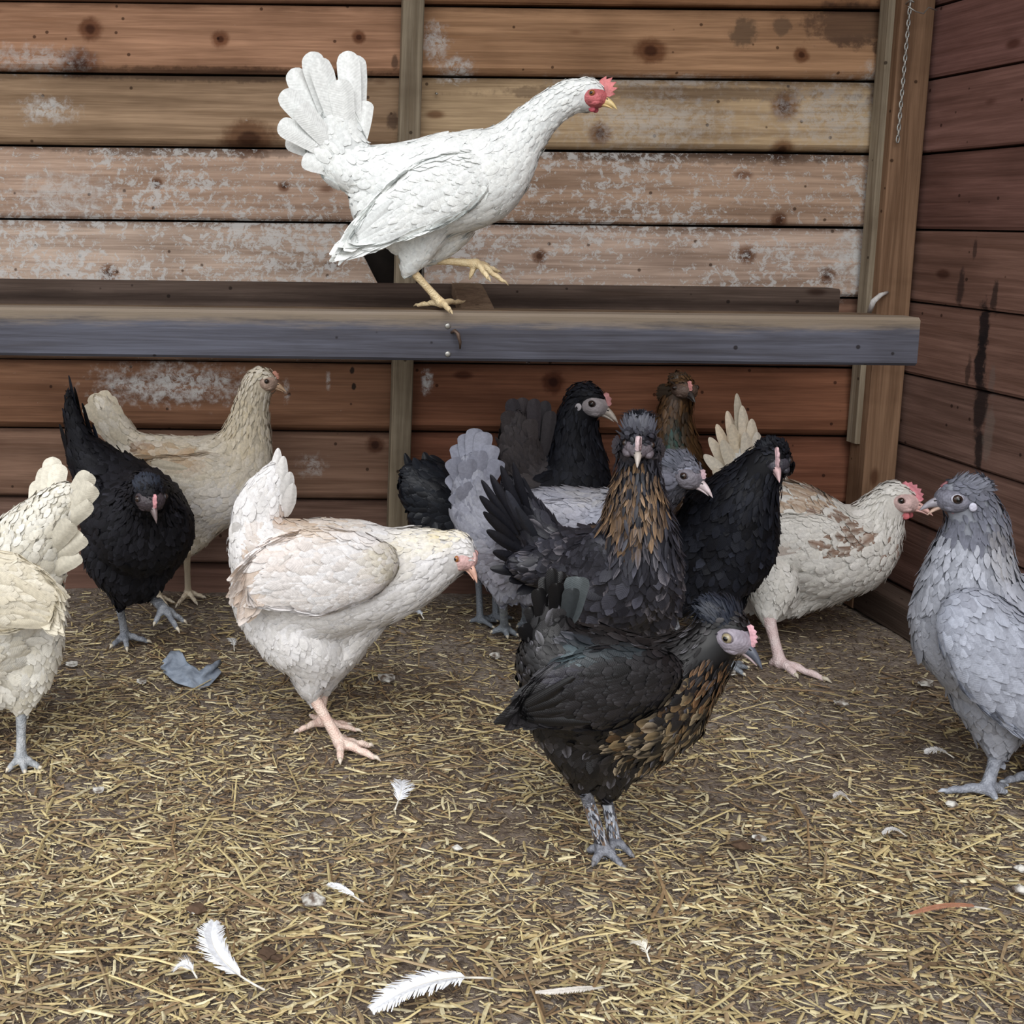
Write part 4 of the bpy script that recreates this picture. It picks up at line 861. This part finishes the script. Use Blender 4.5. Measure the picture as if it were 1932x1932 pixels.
# 8 black hen with whitish face at the back
make_hen(dict(label='black hen with whitish face and smoky tail standing at the back wall', D=1.93, col=(20, 20, 25), col2=(34, 36, 44), fl=.026, squash=.76,
  body=[(985, 935, 46), (1015, 940, 58), (1055, 940, 74), (1085, 910, 66), (1088, 865, 54), (1086, 825, 45), (1090, 790, 40), (1098, 768, 37)],
  fluff=[[(1050, 960, 75), (1060, 1010, 62), (1060, 1050, 40)]],
  tailmass=[[(1005, 915, 46), (985, 865, 44), (975, 820, 34), (975, 790, 18)]], tsq=.5,
  thigh=[[(1060, 1020, 40), (1058, 1070, 20), (1058, 1085, 12)], [(1095, 1020, 38, .02), (1095, 1070, 20, .02), (1095, 1085, 12, .02)]],
  head=(1103, 755, 38), face=(.92, -.30, -.24), facec=(172, 164, 166), lidc=(90, 86, 90), beakc=(196, 184, 172), comb=(3, .14, .14, dict(a0=10, a1=55)), combc=(200, 140, 140), wattle=.3, wattlec=(206, 150, 152), lobe=(206, 200, 204), iris='dark', bare=.60,
  colfn=lambda px, py, kind, t, col, tip, n, P: (np.where((kind == 2)[:, None], lin((66, 62, 64))*R_.uniform(.8, 1.15, (n, 1)), col), np.where((kind == 2)[:, None], lin((78, 72, 72))*np.ones((n, 1)), tip)),
  tail=[(965, 752, 985, 870, 30, 0, (64, 60, 64)), (985, 750, 995, 870, 30, .01, (74, 68, 70)), (1008, 752, 1005, 870, 28, -.01, (70, 65, 68)), (1030, 756, 1015, 875, 26, .01, (60, 57, 60)), (1040, 775, 1022, 880, 26, -.01, (66, 62, 64)), (956, 775, 978, 880, 30, -.01, (72, 66, 66)), (952, 810, 975, 890, 32, .01, (66, 62, 62)), (958, 845, 980, 905, 30, -.015, (60, 57, 58)), (1000, 790, 1000, 890, 32, -.02, (80, 74, 74))],
  legs=[under(1058, 1082, 1.93, rpx=7), under(1095, 1082, 1.94, rpx=7)], legc=(110, 116, 124), feet=feetpt(1.90, 1060), **BLK))
# 9 charcoal hen with gold neck, crested, facing the camera
GOLD = lin((160, 112, 66))
GOLD = lin((128, 102, 80))
def col9(px, py, kind, t, col, tip, n, P):
    nk = (((px-1196)/62)**2+((py-955)/85)**2 < 1); edge = np.clip(1.15-np.abs(py-940)/140., .15, 1)
    m_ = nk & (R_.rand(n) < .72*edge); col = col.copy(); tip = tip.copy(); col[m_] = GOLD*R_.uniform(.45, 1.1, (m_.sum(), 1)); tip[m_] = lin((156, 126, 96))*R_.uniform(.5, 1.1, (m_.sum(), 1)); col[m_] *= .5
    edge = tip.copy(); e2 = nk & (R_.rand(n) < .6); edge[e2] = lin((138, 112, 88))*R_.uniform(.5, 1.1, (e2.sum(), 1)); tip[e2] = lin((70, 62, 60))
    m2 = (py > 1000) & (R_.rand(n) < .25); edge[m2] = lin((112, 108, 114))*R_.uniform(.7, 1.2, (m2.sum(), 1)); return col, tip, edge
make_hen(dict(label='crested charcoal hen with golden streaked neck staring straight at the camera', D=1.46, blunt=.3, col=(32, 32, 38), col2=(58, 58, 66), fl=.028, glint=.08, keep=.8, lat=(.75, .66, 0), squash=.88, neck_t=.55, hackle=.26,
  body=[(1030, 1050, 50, .13), (1070, 1065, 64, .10), (1115, 1080, 84, .05), (1165, 1085, 98, 0), (1196, 1065, 88, -.03), (1203, 1005, 72, -.05), (1202, 950, 57, -.06), (1203, 900, 46, -.065), (1205, 860, 40, -.07)],
  fluff=[[(1215, 1090, 70, -.02), (1222, 1130, 58, -.01), (1222, 1160, 44, 0)], [(1130, 1110, 80, .02), (1140, 1150, 62, .02)]],
  tailmass=[[(1050, 1055, 58, .12), (1010, 1000, 46, .14), (980, 950, 34, .15), (960, 910, 18, .15)], [(1060, 1070, 50, .1), (1010, 1070, 38, .1), (975, 1065, 22, .1)]], tsq=.55,
  thigh=[[(1150, 1140, 50), (1150, 1185, 26), (1150, 1205, 14)], [(1225, 1140, 48, .03), (1225, 1185, 24, .03), (1222, 1205, 14, .03)]],
  head=(1205, 832, 40, -.08), face=(.0, -.96, -.24), facec=(104, 96, 102), lidc=(60, 56, 60), beakc=(176, 166, 158), comb=(3, .20, .30, dict(a0=5, a1=50)), combc=(226, 200, 204), facesize=(.66, .66, .46), eyesize=.8, iris='dark', bare=.42, crest=(1.45, (78, 79, 88), 330, 1.1), beard=(.8, (70, 66, 70)), muff=(1.0, (74, 72, 78)),
  colfn=col9,
  wings=[dict(off=-.01, ax=(.85, .52, 0), thin=.42, mirror=False, fl=.030, ch=[(1130, 1040, 40, -.03), (1105, 1075, 56, .0), (1085, 1115, 46, .05), (1065, 1140, 20, .1)]), dict(off=-.01, ax=(.95, -.3, 0), thin=.4, mirror=False, fl=.030, ch=[(1262, 1030, 26, 0), (1268, 1070, 34, .02), (1262, 1120, 30, .05), (1250, 1155, 15, .08)])],
  tailD=.13, tail=[(945, 878, 990, 990, 28, 0), (925, 895, 980, 1000, 28, .01), (968, 872, 1002, 985, 26, -.01), (905, 935, 975, 1010, 30, .0), (985, 900, 1015, 990, 28, .01), (912, 965, 980, 1030, 30, -.01), (908, 905, 970, 1000, 24, .01), (918, 1000, 990, 1045, 32, .0), (930, 1040, 1000, 1065, 32, -.01), (925, 1080, 1000, 1075, 26, .0, None, .1), (960, 1095, 1020, 1085, 30, -.02), (955, 925, 1000, 1010, 32, -.025, (64, 66, 76)), (975, 955, 1015, 1025, 34, -.03, (56, 58, 66)), (975, 1120, 1035, 1090, 30, -.02)],
  legs=[under(1150, 1200, 1.46, rpx=9), under(1222, 1200, 1.48, rpx=9)], legc=(110, 116, 124), feet=feetpt(1.46, 1150), mat=M_DARK, vlo=.6, ruffle=.13, tip=1.35, lift=1.5))
# 10 brown bearded hen against the wall
make_hen(dict(label='brown bearded hen with green-black throat, only its head and neck showing at the back', D=1.925, col=(66, 48, 32), col2=(100, 72, 44), fl=.026, squash=.8,
  body=[(1300, 1010, 52, 0), (1292, 970, 62), (1285, 920, 60), (1278, 870, 50), (1272, 825, 40), (1272, 785, 34), (1280, 750, 30)],
  fluff=[[(1300, 990, 58), (1302, 1040, 44)]],
  thigh=[[(1285, 1020, 36), (1285, 1070, 18), (1285, 1085, 11)], [(1320, 1020, 34, .02), (1320, 1070, 18, .02), (1320, 1085, 11, .02)]],
  head=(1284, 730, 29), face=(.50, -.84, -.12), facec=(96, 78, 68), lidc=(56, 46, 40), beakc=(62, 56, 54), comb=(3, .16, .20, dict(a0=6, a1=50)), combc=(206, 140, 136), iris='dark', bare=.48, crest=(.7, (60, 48, 38), 120, .6), muff=(1.1, (54, 46, 38)), beard=(.9, (62, 52, 42)),
  marks=[(1272, 850, (24, 75), (26, 58, 58), .85), (1268, 840, (10, 40), (60, 120, 110), .5), (1290, 800, (12, 30), (24, 40, 44), .6), (1285, 930, (60, 70), (28, 28, 32), .9)],
  legs=[under(1285, 1082, 1.925, rpx=7), under(1320, 1082, 1.945, rpx=7)], legc=(90, 92, 96), feet=feetpt(1.925, 1290), mat=M_DARK, vlo=.6, ruffle=.1, tip=1.2))
# 11 black bearded hen
make_hen(dict(label='glossy jet black hen with long pale pink comb, between gold-necked and speckled hens', D=1.64, col=(17, 17, 21), col2=(28, 30, 38), fl=.026, lat=(.85, .5, 0), squash=.9, neck_t=.66,
  body=[(1322, 1000, 52, .07), (1345, 1020, 76, .04), (1368, 1020, 92, 0), (1382, 985, 84, -.02), (1398, 945, 68, -.04), (1418, 912, 52, -.05), (1440, 878, 42, -.06)],
  fluff=[[(1350, 1050, 82), (1335, 1095, 60), (1325, 1125, 40)], [(1400, 1020, 62), (1390, 1070, 50)]],
  tailmass=[[(1330, 985, 48, .09), (1322, 950, 34, .11), (1325, 925, 20, .12)]],
  thigh=[[(1320, 1090, 45), (1285, 1130, 26), (1266, 1155, 14)], [(1375, 1090, 42, .02), (1375, 1150, 22, .02), (1372, 1170, 13, .02)]],
  head=(1457, 862, 38, -.06), face=(.22, -.95, -.22), facec=(62, 60, 68), lidc=(40, 40, 46), beakc=(212, 178, 178), comb=(4, .20, .20, dict(a0=-4, a1=70)), combc=(220, 184, 188), facesize=(.68, .72, .5), iris='dark', bare=.40, crest=(.8, (22, 24, 30), 170, .45), muff=(1.0, (30, 32, 40)), beard=(.7, (26, 26, 32)),
  wings=[dict(off=-.01, ax=(.95, -.2, 0), thin=.4, mirror=False, ch=[(1440, 960, 28, 0), (1440, 1000, 36, .02), (1418, 1050, 32, .05), (1395, 1090, 15, .07)]), dict(off=-.0, ax=(.9, .4, 0), thin=.4, mirror=False, ch=[(1318, 960, 34, 0), (1306, 1005, 44, .02), (1306, 1060, 34, .04), (1315, 1100, 15, .06)])],
  tailD=.1, tail=[(1312, 905, 1330, 980, 30), (1330, 900, 1335, 975, 30, .01), (1300, 925, 1322, 985, 30, -.01), (1345, 912, 1345, 980, 28, .0)],
  legs=[leg(1266, 1150, 1.655, 1282, 1252, [(1318, 1266), (1304, 1276), (1276, 1276)], (1268, 1248), rpx=9), under(1372, 1165, 1.675, rpx=8)], legc=(128, 134, 142), feet=feetpt(1.655, 1300), **BLK))
bd_ = empty('leg_band', tuple(W(1271, 1178, 1.65)), 'speckled silver ring round the grey leg behind the dark brown-breasted hen', 'leg band')
gq = Geo(); A_, B_ = W(1267, 1166, 1.654), W(1273, 1190, 1.648); gq.add(*tube([A_, A_*.98+B_*.02, B_*.98+A_*.02, B_], [RP(10, 1.65), RP(11.5, 1.65), RP(11.5, 1.65), RP(10, 1.65)], 14)); gq.obj('ring', skin((176, 178, 184), rough=.35, amt=.3, scale=200, c2=lin((70, 70, 76))), bd_)
# 12 white hen with brown speckles
def col12(px, py, kind, t, col, tip, n, P):
    col = col.copy(); tip = tip.copy()
    h = (((px-1590)/75)**2+((py-985)/70)**2 < 1) & (((px-1650)/70)**2+((py-945)/55)**2 > .75) & (R_.rand(n) < .62); edge = tip.copy(); tip[h] = lin((118, 92, 78))*R_.uniform(.7, 1.3, (h.sum(), 1)); col[h] = lin((150, 124, 108))*R_.uniform(.7, 1.15, (h.sum(), 1)); edge[h] = lin((206, 198, 188))
    b_ = (((px-1510)/80)**2+((py-935)/50)**2 < 1) & (R_.rand(n) < .6); tip[b_] = lin((160, 134, 112)); col[b_] = lin((186, 164, 142)); edge[b_] = lin((212, 200, 186))
    c_ = (((px-1675)/26)**2+((py-1035)/28)**2 < 1) & (R_.rand(n) < .25); tip[c_] = lin((96, 70, 58)); col[c_] = lin((150, 124, 110))
    return col, tip, edge
make_hen(dict(label='white hen with brown-laced neck and pink comb reaching its beak to the grey hen', D=1.80, blunt=.3, col=(216, 213, 206), col2=(228, 226, 221), fl=.029, squash=.80, neck_t=.60, hackle=.30,
  body=[(1430, 960, 58, .04), (1452, 985, 80, .03), (1492, 1012, 104, 0), (1545, 1036, 100), (1598, 1036, 86), (1636, 1010, 62), (1655, 978, 48), (1670, 955, 38), (1684, 942, 34)],
  fluff=[[(1470, 1060, 78), (1465, 1100, 60), (1455, 1125, 40)], [(1560, 1070, 70), (1520, 1100, 52), (1480, 1130, 36)]],
  tailmass=[[(1440, 940, 60, .05), (1415, 890, 48, .06), (1402, 850, 30, .06)]], tsq=.55,
  thigh=[[(1455, 1100, 50, -.06), (1450, 1140, 28, -.075), (1449, 1165, 14, -.085)], [(1400, 1080, 40, .03), (1396, 1130, 22, .03), (1394, 1150, 13, .03)]],
  head=(1687, 940, 36), face=(.93, -.30, -.02), facec=(222, 190, 186), lidc=(196, 160, 158), beakc=(222, 176, 168), comb=(6, .26, .14, dict(a0=8, a1=92)), combc=(220, 136, 146), wattle=.75, wattlec=(220, 120, 126), lobe=(226, 214, 214), iris='dark', bare=.58,
  colfn=col12, marks=[(1500, 1035, (18, 12), (140, 104, 86), .7), (1480, 1030, (14, 10), (160, 124, 104), .6), (1345, 850, (14, 7), (150, 110, 84), .8), (1400, 810, (30, 40), (226, 204, 174), .5)],
  wings=[dict(off=-.058, thin=.3, fl=.03, ch=[(1570, 1010, 40), (1535, 1022, 58), (1490, 1025, 60), (1450, 1030, 36), (1430, 1040, 16)])],
  tailD=.06, tail=[(1390, 742, 1400, 860, 24, 0, (196, 186, 168)), (1400, 765, 1408, 870, 28, -.01, (232, 220, 200)), (1372, 775, 1392, 870, 26, .01, (228, 212, 190)), (1352, 800, 1385, 885, 26, .01, (234, 218, 194)), (1338, 825, 1380, 895, 28, .0, (236, 224, 204)), (1328, 858, 1378, 905, 28, -.01, (238, 230, 214)), (1418, 790, 1420, 875, 30, -.015, (238, 226, 206)), (1428, 815, 1428, 885, 30, -.02, (238, 230, 216)), (1380, 800, 1400, 890, 32, -.022, (236, 222, 198)), (1362, 830, 1392, 900, 32, -.025, (238, 228, 208)), (1405, 815, 1415, 895, 32, -.028, (240, 230, 212)), (1345, 885, 1390, 925, 30, -.02, (236, 226, 206))],
  legs=[leg(1449, 1160, 1.715, 1472, 1250, [(1566, 1286), (1505, 1278), (1490, 1266)], (1452, 1252), rpx=11), under(1394, 1146, 1.80, rpx=8)], legc=(224, 206, 204), legc2=(214, 190, 188), feet=feetpt(1.72, 1470)))
# 13 dark hen in front
def col13(px, py, kind, t, col, tip, n, P):
    col = col.copy(); tip = tip.copy()
    a = (((px-1270)/125)**2+((py-1365)/95)**2 < 1) & (px+ (py-1365)*.2 > 1190) & (R_.rand(n) < .45); cs = lin([(138, 112, 80), (160, 138, 104), (176, 158, 128), (112, 86, 60)]); k = R_.randint(0, 4, a.sum()); edge_ = tip.copy(); edge_[a] = cs[k]*.75; tip[a] = cs[k]*.55; col[a] = lin((34, 30, 28))
    b_ = (((px-1345)/38)**2+((py-1285)/60)**2 < 1) & (R_.rand(n) < .6); edge_[b_] = lin((124, 94, 66)); tip[b_] = lin((96, 70, 48)); col[b_] = lin((48, 36, 28))
    c_ = (((px-1240)/80)**2+((py-1420)/60)**2 < 1) & (R_.rand(n) < .35); edge_[c_] = lin((170, 154, 130))
    d_ = (R_.rand(n) < .10) & ~a & ~b_; edge_[d_] = lin((104, 102, 108))
    return col, tip, edge_
make_hen(dict(label='dark brown-black hen with gold-flecked breast and feathered legs, nearest the camera', D=1.14, blunt=.6, col=(20, 19, 20), col2=(36, 34, 35), fl=.021, squash=.84, neck_t=.62, hackle=.3, glint=.10, keep=.8,
  body=[(1022, 1225, 44), (1048, 1255, 78), (1085, 1285, 108), (1130, 1305, 130), (1185, 1312, 124), (1240, 1300, 100), (1288, 1268, 80), (1325, 1236, 62), (1346, 1210, 54), (1360, 1192, 50)],
  fluff=[[(1030, 1290, 55), (1060, 1340, 70), (1090, 1390, 70)], [(1130, 1370, 95), (1140, 1420, 62), (1145, 1455, 42), (1146, 1485, 22)], [(1260, 1340, 75), (1210, 1385, 68), (1170, 1430, 50)]],
  tailmass=[[(1030, 1225, 48), (1042, 1175, 40), (1058, 1135, 30), (1068, 1110, 18)]], tsq=.6,
  thigh=[[(1110, 1400, 74), (1102, 1445, 42), (1098, 1480, 22)], [(1160, 1400, 66, .04), (1146, 1460, 40, .04), (1142, 1500, 20, .04)]],
  head=(1362, 1182, 52), face=(.84, -.42, -.34), facec=(150, 142, 152), lidc=(110, 102, 108), beakc=(84, 88, 100), beak2=(190, 170, 172), comb=(5, .14, .14, dict(a0=0, a1=56)), combc=(208, 160, 168), wattle=.30, wattlec=(226, 118, 122), lobe=(170, 168, 184), iris='grey', eyesize=1.1, bare=.60, crest=(1.1, (40, 44, 54), 260, .45),
  colfn=col13, marks=[(1110, 1232, (42, 20), (96, 112, 118), .55), (1190, 1228, (36, 10), (72, 84, 90), .5), (1085, 1270, (40, 30), (60, 58, 70), .5), (1100, 1210, (60, 14), (58, 66, 74), .5)],
  wings=[dict(off=-.068, thin=.30, fl=.024, prim=4, pw=.014, col=(22, 21, 22), col2=(38, 36, 38), ch=[(1250, 1268, 46), (1205, 1285, 72), (1150, 1295, 88), (1090, 1305, 78), (1035, 1322, 46), (1000, 1338, 20)])],
  tail=[(1092, 1088, 1075, 1180, 50, -.01, (84, 90, 92)), (1060, 1078, 1050, 1175, 26, .01), (1042, 1072, 1040, 1170, 24, .0), (1028, 1088, 1032, 1180, 28, .01), (1015, 1110, 1025, 1195, 30, -.01), (1000, 1145, 1020, 1210, 30, 0), (1072, 1085, 1062, 1175, 28, .015), (1050, 1100, 1048, 1185, 32, -.02), (985, 1180, 1015, 1225, 30, -.01), (1080, 1110, 1066, 1185, 34, -.022, (60, 64, 66))],
  legs=[leg(1098, 1474, 1.14, 1138, 1600, [(1180, 1642), (1118, 1634), (1108, 1606)], (1128, 1590), rpx=13, feathered=True), leg(1142, 1495, 1.18, 1160, 1585, [(1196, 1618), (1182, 1604), (1150, 1612)], None, rpx=11, feathered=True)],
  legc=(136, 138, 146), legc2=(90, 92, 100), clawc=(120, 118, 120), feet=feetpt(1.13, 1140), mat=M_DARK, vlo=.65, ruffle=.08, tip=1.35))
# 14 grey hen on the right
make_hen(dict(label='large blue-grey hen with dark crest cut off by the right edge of the view', D=1.31, col=(140, 143, 152), col2=(168, 171, 181), fl=.028, squash=.80, tip=1.08, neck_t=.55, hackle=.42,
  body=[(2070, 1170, 70), (2025, 1190, 96), (1965, 1205, 122), (1900, 1208, 134), (1850, 1185, 124), (1832, 1130, 98), (1832, 1078, 80), (1838, 1030, 66), (1843, 990, 56), (1838, 958, 47)],
  fluff=[[(1900, 1260, 110), (1890, 1310, 84), (1885, 1350, 60)], [(1990, 1260, 100), (1960, 1320, 70)]],
  tailmass=[[(2070, 1160, 62), (2080, 1090, 52), (2090, 1030, 34)]],
  thigh=[[(1880, 1300, 84), (1878, 1360, 48), (1880, 1400, 26), (1882, 1422, 17)], [(1960, 1300, 75, .05), (1958, 1370, 38, .05), (1955, 1405, 17, .05)]],
  head=(1822, 938, 43), face=(-.92, -.36, -.12), facec=(122, 122, 134), lidc=(206, 206, 218), beakc=(150, 146, 154), beak2=(206, 176, 158), comb=(3, .01, .10, dict(a0=40, a1=65)), combc=(140, 92, 96), wattle=.2, wattlec=(206, 150, 160), lobe=(210, 210, 226), iris='dark', eyesize=1.25, bare=.56, open=.35, crest=(1.0, (112, 114, 124), 200, .8),
  colfn=lambda px, py, kind, t, col, tip, n, P: (np.where(((kind == 4) | ((kind == 0) & (t > .8)))[:, None], lin((96, 98, 108))*R_.uniform(.85, 1.12, (n, 1)), col), np.where(((kind == 4) | ((kind == 0) & (t > .8)))[:, None], lin((112, 114, 126))*np.ones((n, 1)), tip)),
  marks=[(1860, 1120, (90, 26), (136, 138, 148), .5), (1890, 1040, (30, 60), (160, 156, 150), .4)],
  wings=[dict(off=-.056, thin=.34, fl=.032, prim=5, pw=.020, col=(146, 150, 162), col2=(172, 177, 190), ch=[(1822, 1150, 48), (1842, 1185, 80), (1880, 1235, 94), (1918, 1290, 78), (1948, 1340, 46), (1962, 1368, 20)])],
  tail=[(2090, 960, 2080, 1120, 40), (2070, 975, 2070, 1120, 40, .015), (1985, 1010, 2040, 1130, 40, -.01), (2110, 980, 2090, 1120, 40, -.01), (2050, 990, 2060, 1120, 40, -.02)],
  legs=[leg(1882, 1418, 1.31, 1862, 1488, [(1772, 1494), (1880, 1510), (1900, 1496)], (1902, 1484), rpx=12), leg(1955, 1402, 1.36, 1948, 1462, [(1886, 1478), (1950, 1484), (1975, 1478)], (1972, 1458), rpx=11)],
  legc=(156, 160, 170), legc2=(124, 128, 138), clawc=(170, 176, 186), feet=feetpt(1.30, 1865)))

# ------------------------------------------------------------------ things lying on the floor
M_FEATH = feather_mat('shed_feather', .7, .2)
def loose(label, qx, qy, tx, ty, wpx, col=(240, 242, 246), bend=.15, gap=.25, fluffy=.3, name='feather', z=.010, group='shed feathers on the floor'):
    """shed feather lying flat: curved quill with separate barbs"""
    A_, B_ = F(qx, qy, z), F(tx, ty, z+.004); d = B_-A_; L = np.linalg.norm(d); t = d/L; s = nrm(np.cross(t, [0, 0, 1.])); up = np.array([0, 0, 1.]); wd = wpx*A_[1]/FPX
    e = empty(name, tuple(A_), label, 'feather', group); c = lin(col)
    us = np.linspace(0, 1, 14); P = np.array([A_ + d*u + s*bend*L*4*u*(1-u)*.5 + up*(.006*math.sin(u*3.14)) for u in us])
    gq = Geo(); gq.add(*tube(P, np.linspace(.0011, .0003, 14), 5)); gq.obj('quill', skin((232, 226, 212), rough=.4, amt=.1), e)
    V = []; Fq = []; nb = 46
    for sg in (-1, 1):
        off = 0.
        for i in range(nb):
            u = .22+.78*i/nb; x = u*13; k = min(12, int(x)); p = P[k]*(1-(x-k))+P[k+1]*(x-k); tt = nrm(P[k+1]-P[k]); ss_ = nrm(np.cross(tt, up))
            if R_.rand() < gap*.5: off = R_.uniform(-.5, .5)*fluffy
            wl = wd*.5*np.interp(u, [.2, .4, .8, 1], [.55, 1, .85, .25])*R_.uniform(.85, 1.1)
            dv = nrm(tt*(.75+off+R_.normal(0, .12*fluffy*3)) + ss_*sg + up*R_.normal(.08, .15*fluffy)); w2 = L/nb*.72
            q = len(V); a = p+up*.0004; m_ = a+dv*wl*.5+up*.0015; b_ = a+dv*wl+tt*wl*.25; V += [a-tt*w2, a+tt*w2, m_+tt*w2*.9, b_+tt*w2*.2, b_-tt*w2*.3, m_-tt*w2*.9]
            Fq += [[q, q+1, q+2, q+5], [q+5, q+2, q+3, q+4]]
    o = mesh_np('vane', V, Fq, M_FEATH, e, np.tile(c, (len(V), 1)), np.zeros((len(V), 2)), smooth=False); return e
loose('large curved white feather lying at the front left, bowed like a sickle', 500, 1868, 404, 1740, 84, bend=-.42, gap=.15, fluffy=.15)
loose('large ragged white feather with spread barbs at the bottom centre', 930, 1846, 700, 1908, 74, bend=.12, gap=.5, fluffy=.45)
loose('fluffy white feather standing loose right of the plump hen\'s feet', 745, 1528, 758, 1474, 56, bend=.1, gap=.6, fluffy=.6)
loose('small bent white feather lying behind the white-capped dropping', 686, 1702, 622, 1668, 34, bend=-.3, gap=.4, fluffy=.4)
loose('small round downy feather beside the tip of the curved feather', 372, 1846, 334, 1826, 50, bend=.1, gap=.5, fluffy=.5)
loose('wispy pale down feather in front of the dark hen\'s feet', 1226, 1815, 1196, 1780, 40, bend=.1, col=(226, 220, 206), gap=.6, fluffy=.6)
loose('slim grey-white feather lying at the lower centre right', 1140, 1862, 1010, 1874, 24, bend=-.25, col=(206, 200, 192), gap=.3, fluffy=.2)
loose('narrow rusty brown feather on the right foreground floor', 1870, 1716, 1716, 1726, 20, bend=.02, col=(158, 112, 88), gap=.2, fluffy=.1)
loose('small white down tuft left of the grey hen\'s stretched toe', 1800, 1430, 1744, 1420, 34, bend=.1, col=(214, 212, 210), gap=.6, fluffy=.7)
loose('tiny grey down feather on the bare floor right of centre', 1606, 1514, 1572, 1504, 30, bend=.1, col=(190, 186, 184), gap=.6, fluffy=.7)
loose('pale grey down feather under the beak of the lowered white hen', 800, 1168, 776, 1155, 24, bend=.1, col=(196, 204, 216), gap=.6, fluffy=.6)
loose('small pale feather right of the grey paper scrap', 442, 1228, 432, 1206, 22, bend=.1, col=(206, 206, 206), gap=.6, fluffy=.6)
loose('grey down feather at the right middle of the floor', 1710, 1578, 1664, 1574, 20, bend=.1, col=(190, 188, 186), gap=.5, fluffy=.6)
# torn grey scrap
gx_, gy_ = np.meshgrid(np.linspace(0, 1, 15), np.linspace(0, 1, 9)); outx = []
V = []
for v_, u_ in zip(gy_.ravel(), gx_.ravel()):
    top = np.interp(u_, [0, .12, .3, .45, .58, .68, .82, 1.], [1248, 1232, 1226, 1250, 1262, 1266, 1254, 1246]); bot = np.interp(u_, [0, .2, .5, .62, .8, 1.], [1268, 1288, 1298, 1300, 1296, 1272])
    px = 306+u_*108 + 4*math.sin(v_*9); py = top+(bot-top)*v_ + 2.5*math.sin(u_*31)*(1-v_)
    fold = abs(u_-.62); zz = .004+.010*max(0, 1-fold*7)*0 + .016*(1-v_)*(1 if u_ < .55 else .8) + .003*math.sin(u_*9+v_*5) - .006*max(0, 1-fold*9)
    V.append(F(px, py, max(.003, zz)))
ii = np.arange(135).reshape(9, 15); Q = np.stack([ii[:-1, :-1], ii[:-1, 1:], ii[1:, 1:], ii[1:, :-1]], -1).reshape(-1, 4)
scrap = mesh_np('paper_scrap', V, Q, skin((150, 160, 174), rough=.8, amt=.25, scale=120, c2=lin((126, 136, 150)))); so_ = scrap.modifiers.new('t', 'SOLIDIFY'); so_.thickness = .0012
tag(scrap, 'crumpled blue-grey torn paper scrap on the floor in front of the black hen', 'paper')
M_DROP = skin((214, 212, 204), rough=.7, amt=.9, scale=120, c2=lin((90, 74, 62))); M_DROPB = skin((90, 70, 54), rough=.9, amt=.9, scale=150)
def lump(label, px, py, rpx, white=.6, name='dropping', cat='dropping', flat=.6, asp=1.3):
    c = F(px, py, .004); r = rpx*c[1]/FPX; V, Fc = ICO[2]; n_ = nrm(V); ph = R_.rand(3)*6
    k = 1 + .22*np.sin(n_[:, 0]*5+ph[0])*np.cos(n_[:, 1]*4+ph[1]) + .14*np.sin(n_[:, 2]*7+ph[2]) + R_.normal(0, .05, len(V))
    P = c + n_*k[:, None]*r*np.array([asp, 1, flat]) + np.array([0, 0, r*flat*.7])
    e = empty(name, tuple(c), label, cat, 'droppings and crumbs on the floor'); gq = Geo(); gq.add(P, Fc); gq.obj('lump', M_DROP if white > .5 else M_DROPB, e, smooth=False)
    if .3 < white < .9:
        P2 = c + np.array([-r*.35, 0, r*flat*.5]) + n_*k[::-1][:, None]*r*.8*np.array([asp*.8, .9, flat]) ; g2 = Geo(); g2.add(P2, Fc); g2.obj('dark_side' if white > .5 else 'white_cap', M_DROPB if white > .5 else M_DROP, e, smooth=False)
for a in [('white-capped dropping behind the curved feather, brown on its right', 372, 1720, 15, .4), ('broad black and white dropping beside the small bent feather', 592, 1704, 19, .6), ('white pebble-like crumb between the plump hen and the dark hen', 728, 1284, 13, 1.), ('small white crumb at the left of the front floor', 185, 1494, 9, 1.),
          ('white crumb by the skirting rail near the grey hen', 1745, 1292, 11, 1.), ('white crumb on the bare floor right of the speckled hen\'s foot', 1588, 1330, 10, 1.), ('white crumb below the grey hen\'s foot', 1795, 1520, 9, 1.), ('white lump at the right edge of the front floor', 1926, 1642, 10, 1.), ('chunky white lump at the far right edge, the lower one', 1924, 1682, 12, 1.),
          ('white crumb left of the grey paper scrap', 136, 1256, 9, 1.), ('pale crumb below the grey paper scrap', 268, 1288, 8, 1.), ('small white crumb in the middle of the floor, left of the dark hen', 936, 1240, 9, 1.), ('white crumb under the dark hen\'s throat', 1376, 1272, 9, 1.), ('dark brown dropping near the centre front', 505, 1804, 15, .0), ('dark dropping cluster right of the curved feather', 522, 1812, 10, .0), ('pale crumb between the dark hen\'s foot and the right wall', 1432, 1585, 10, 1.), ('tan dropping on the bare floor right of the dark hen\'s foot', 1400, 1600, 13, .0), ('white crumb right of the small bent feather', 862, 1602, 7, 1.)]:
    lump(*a)
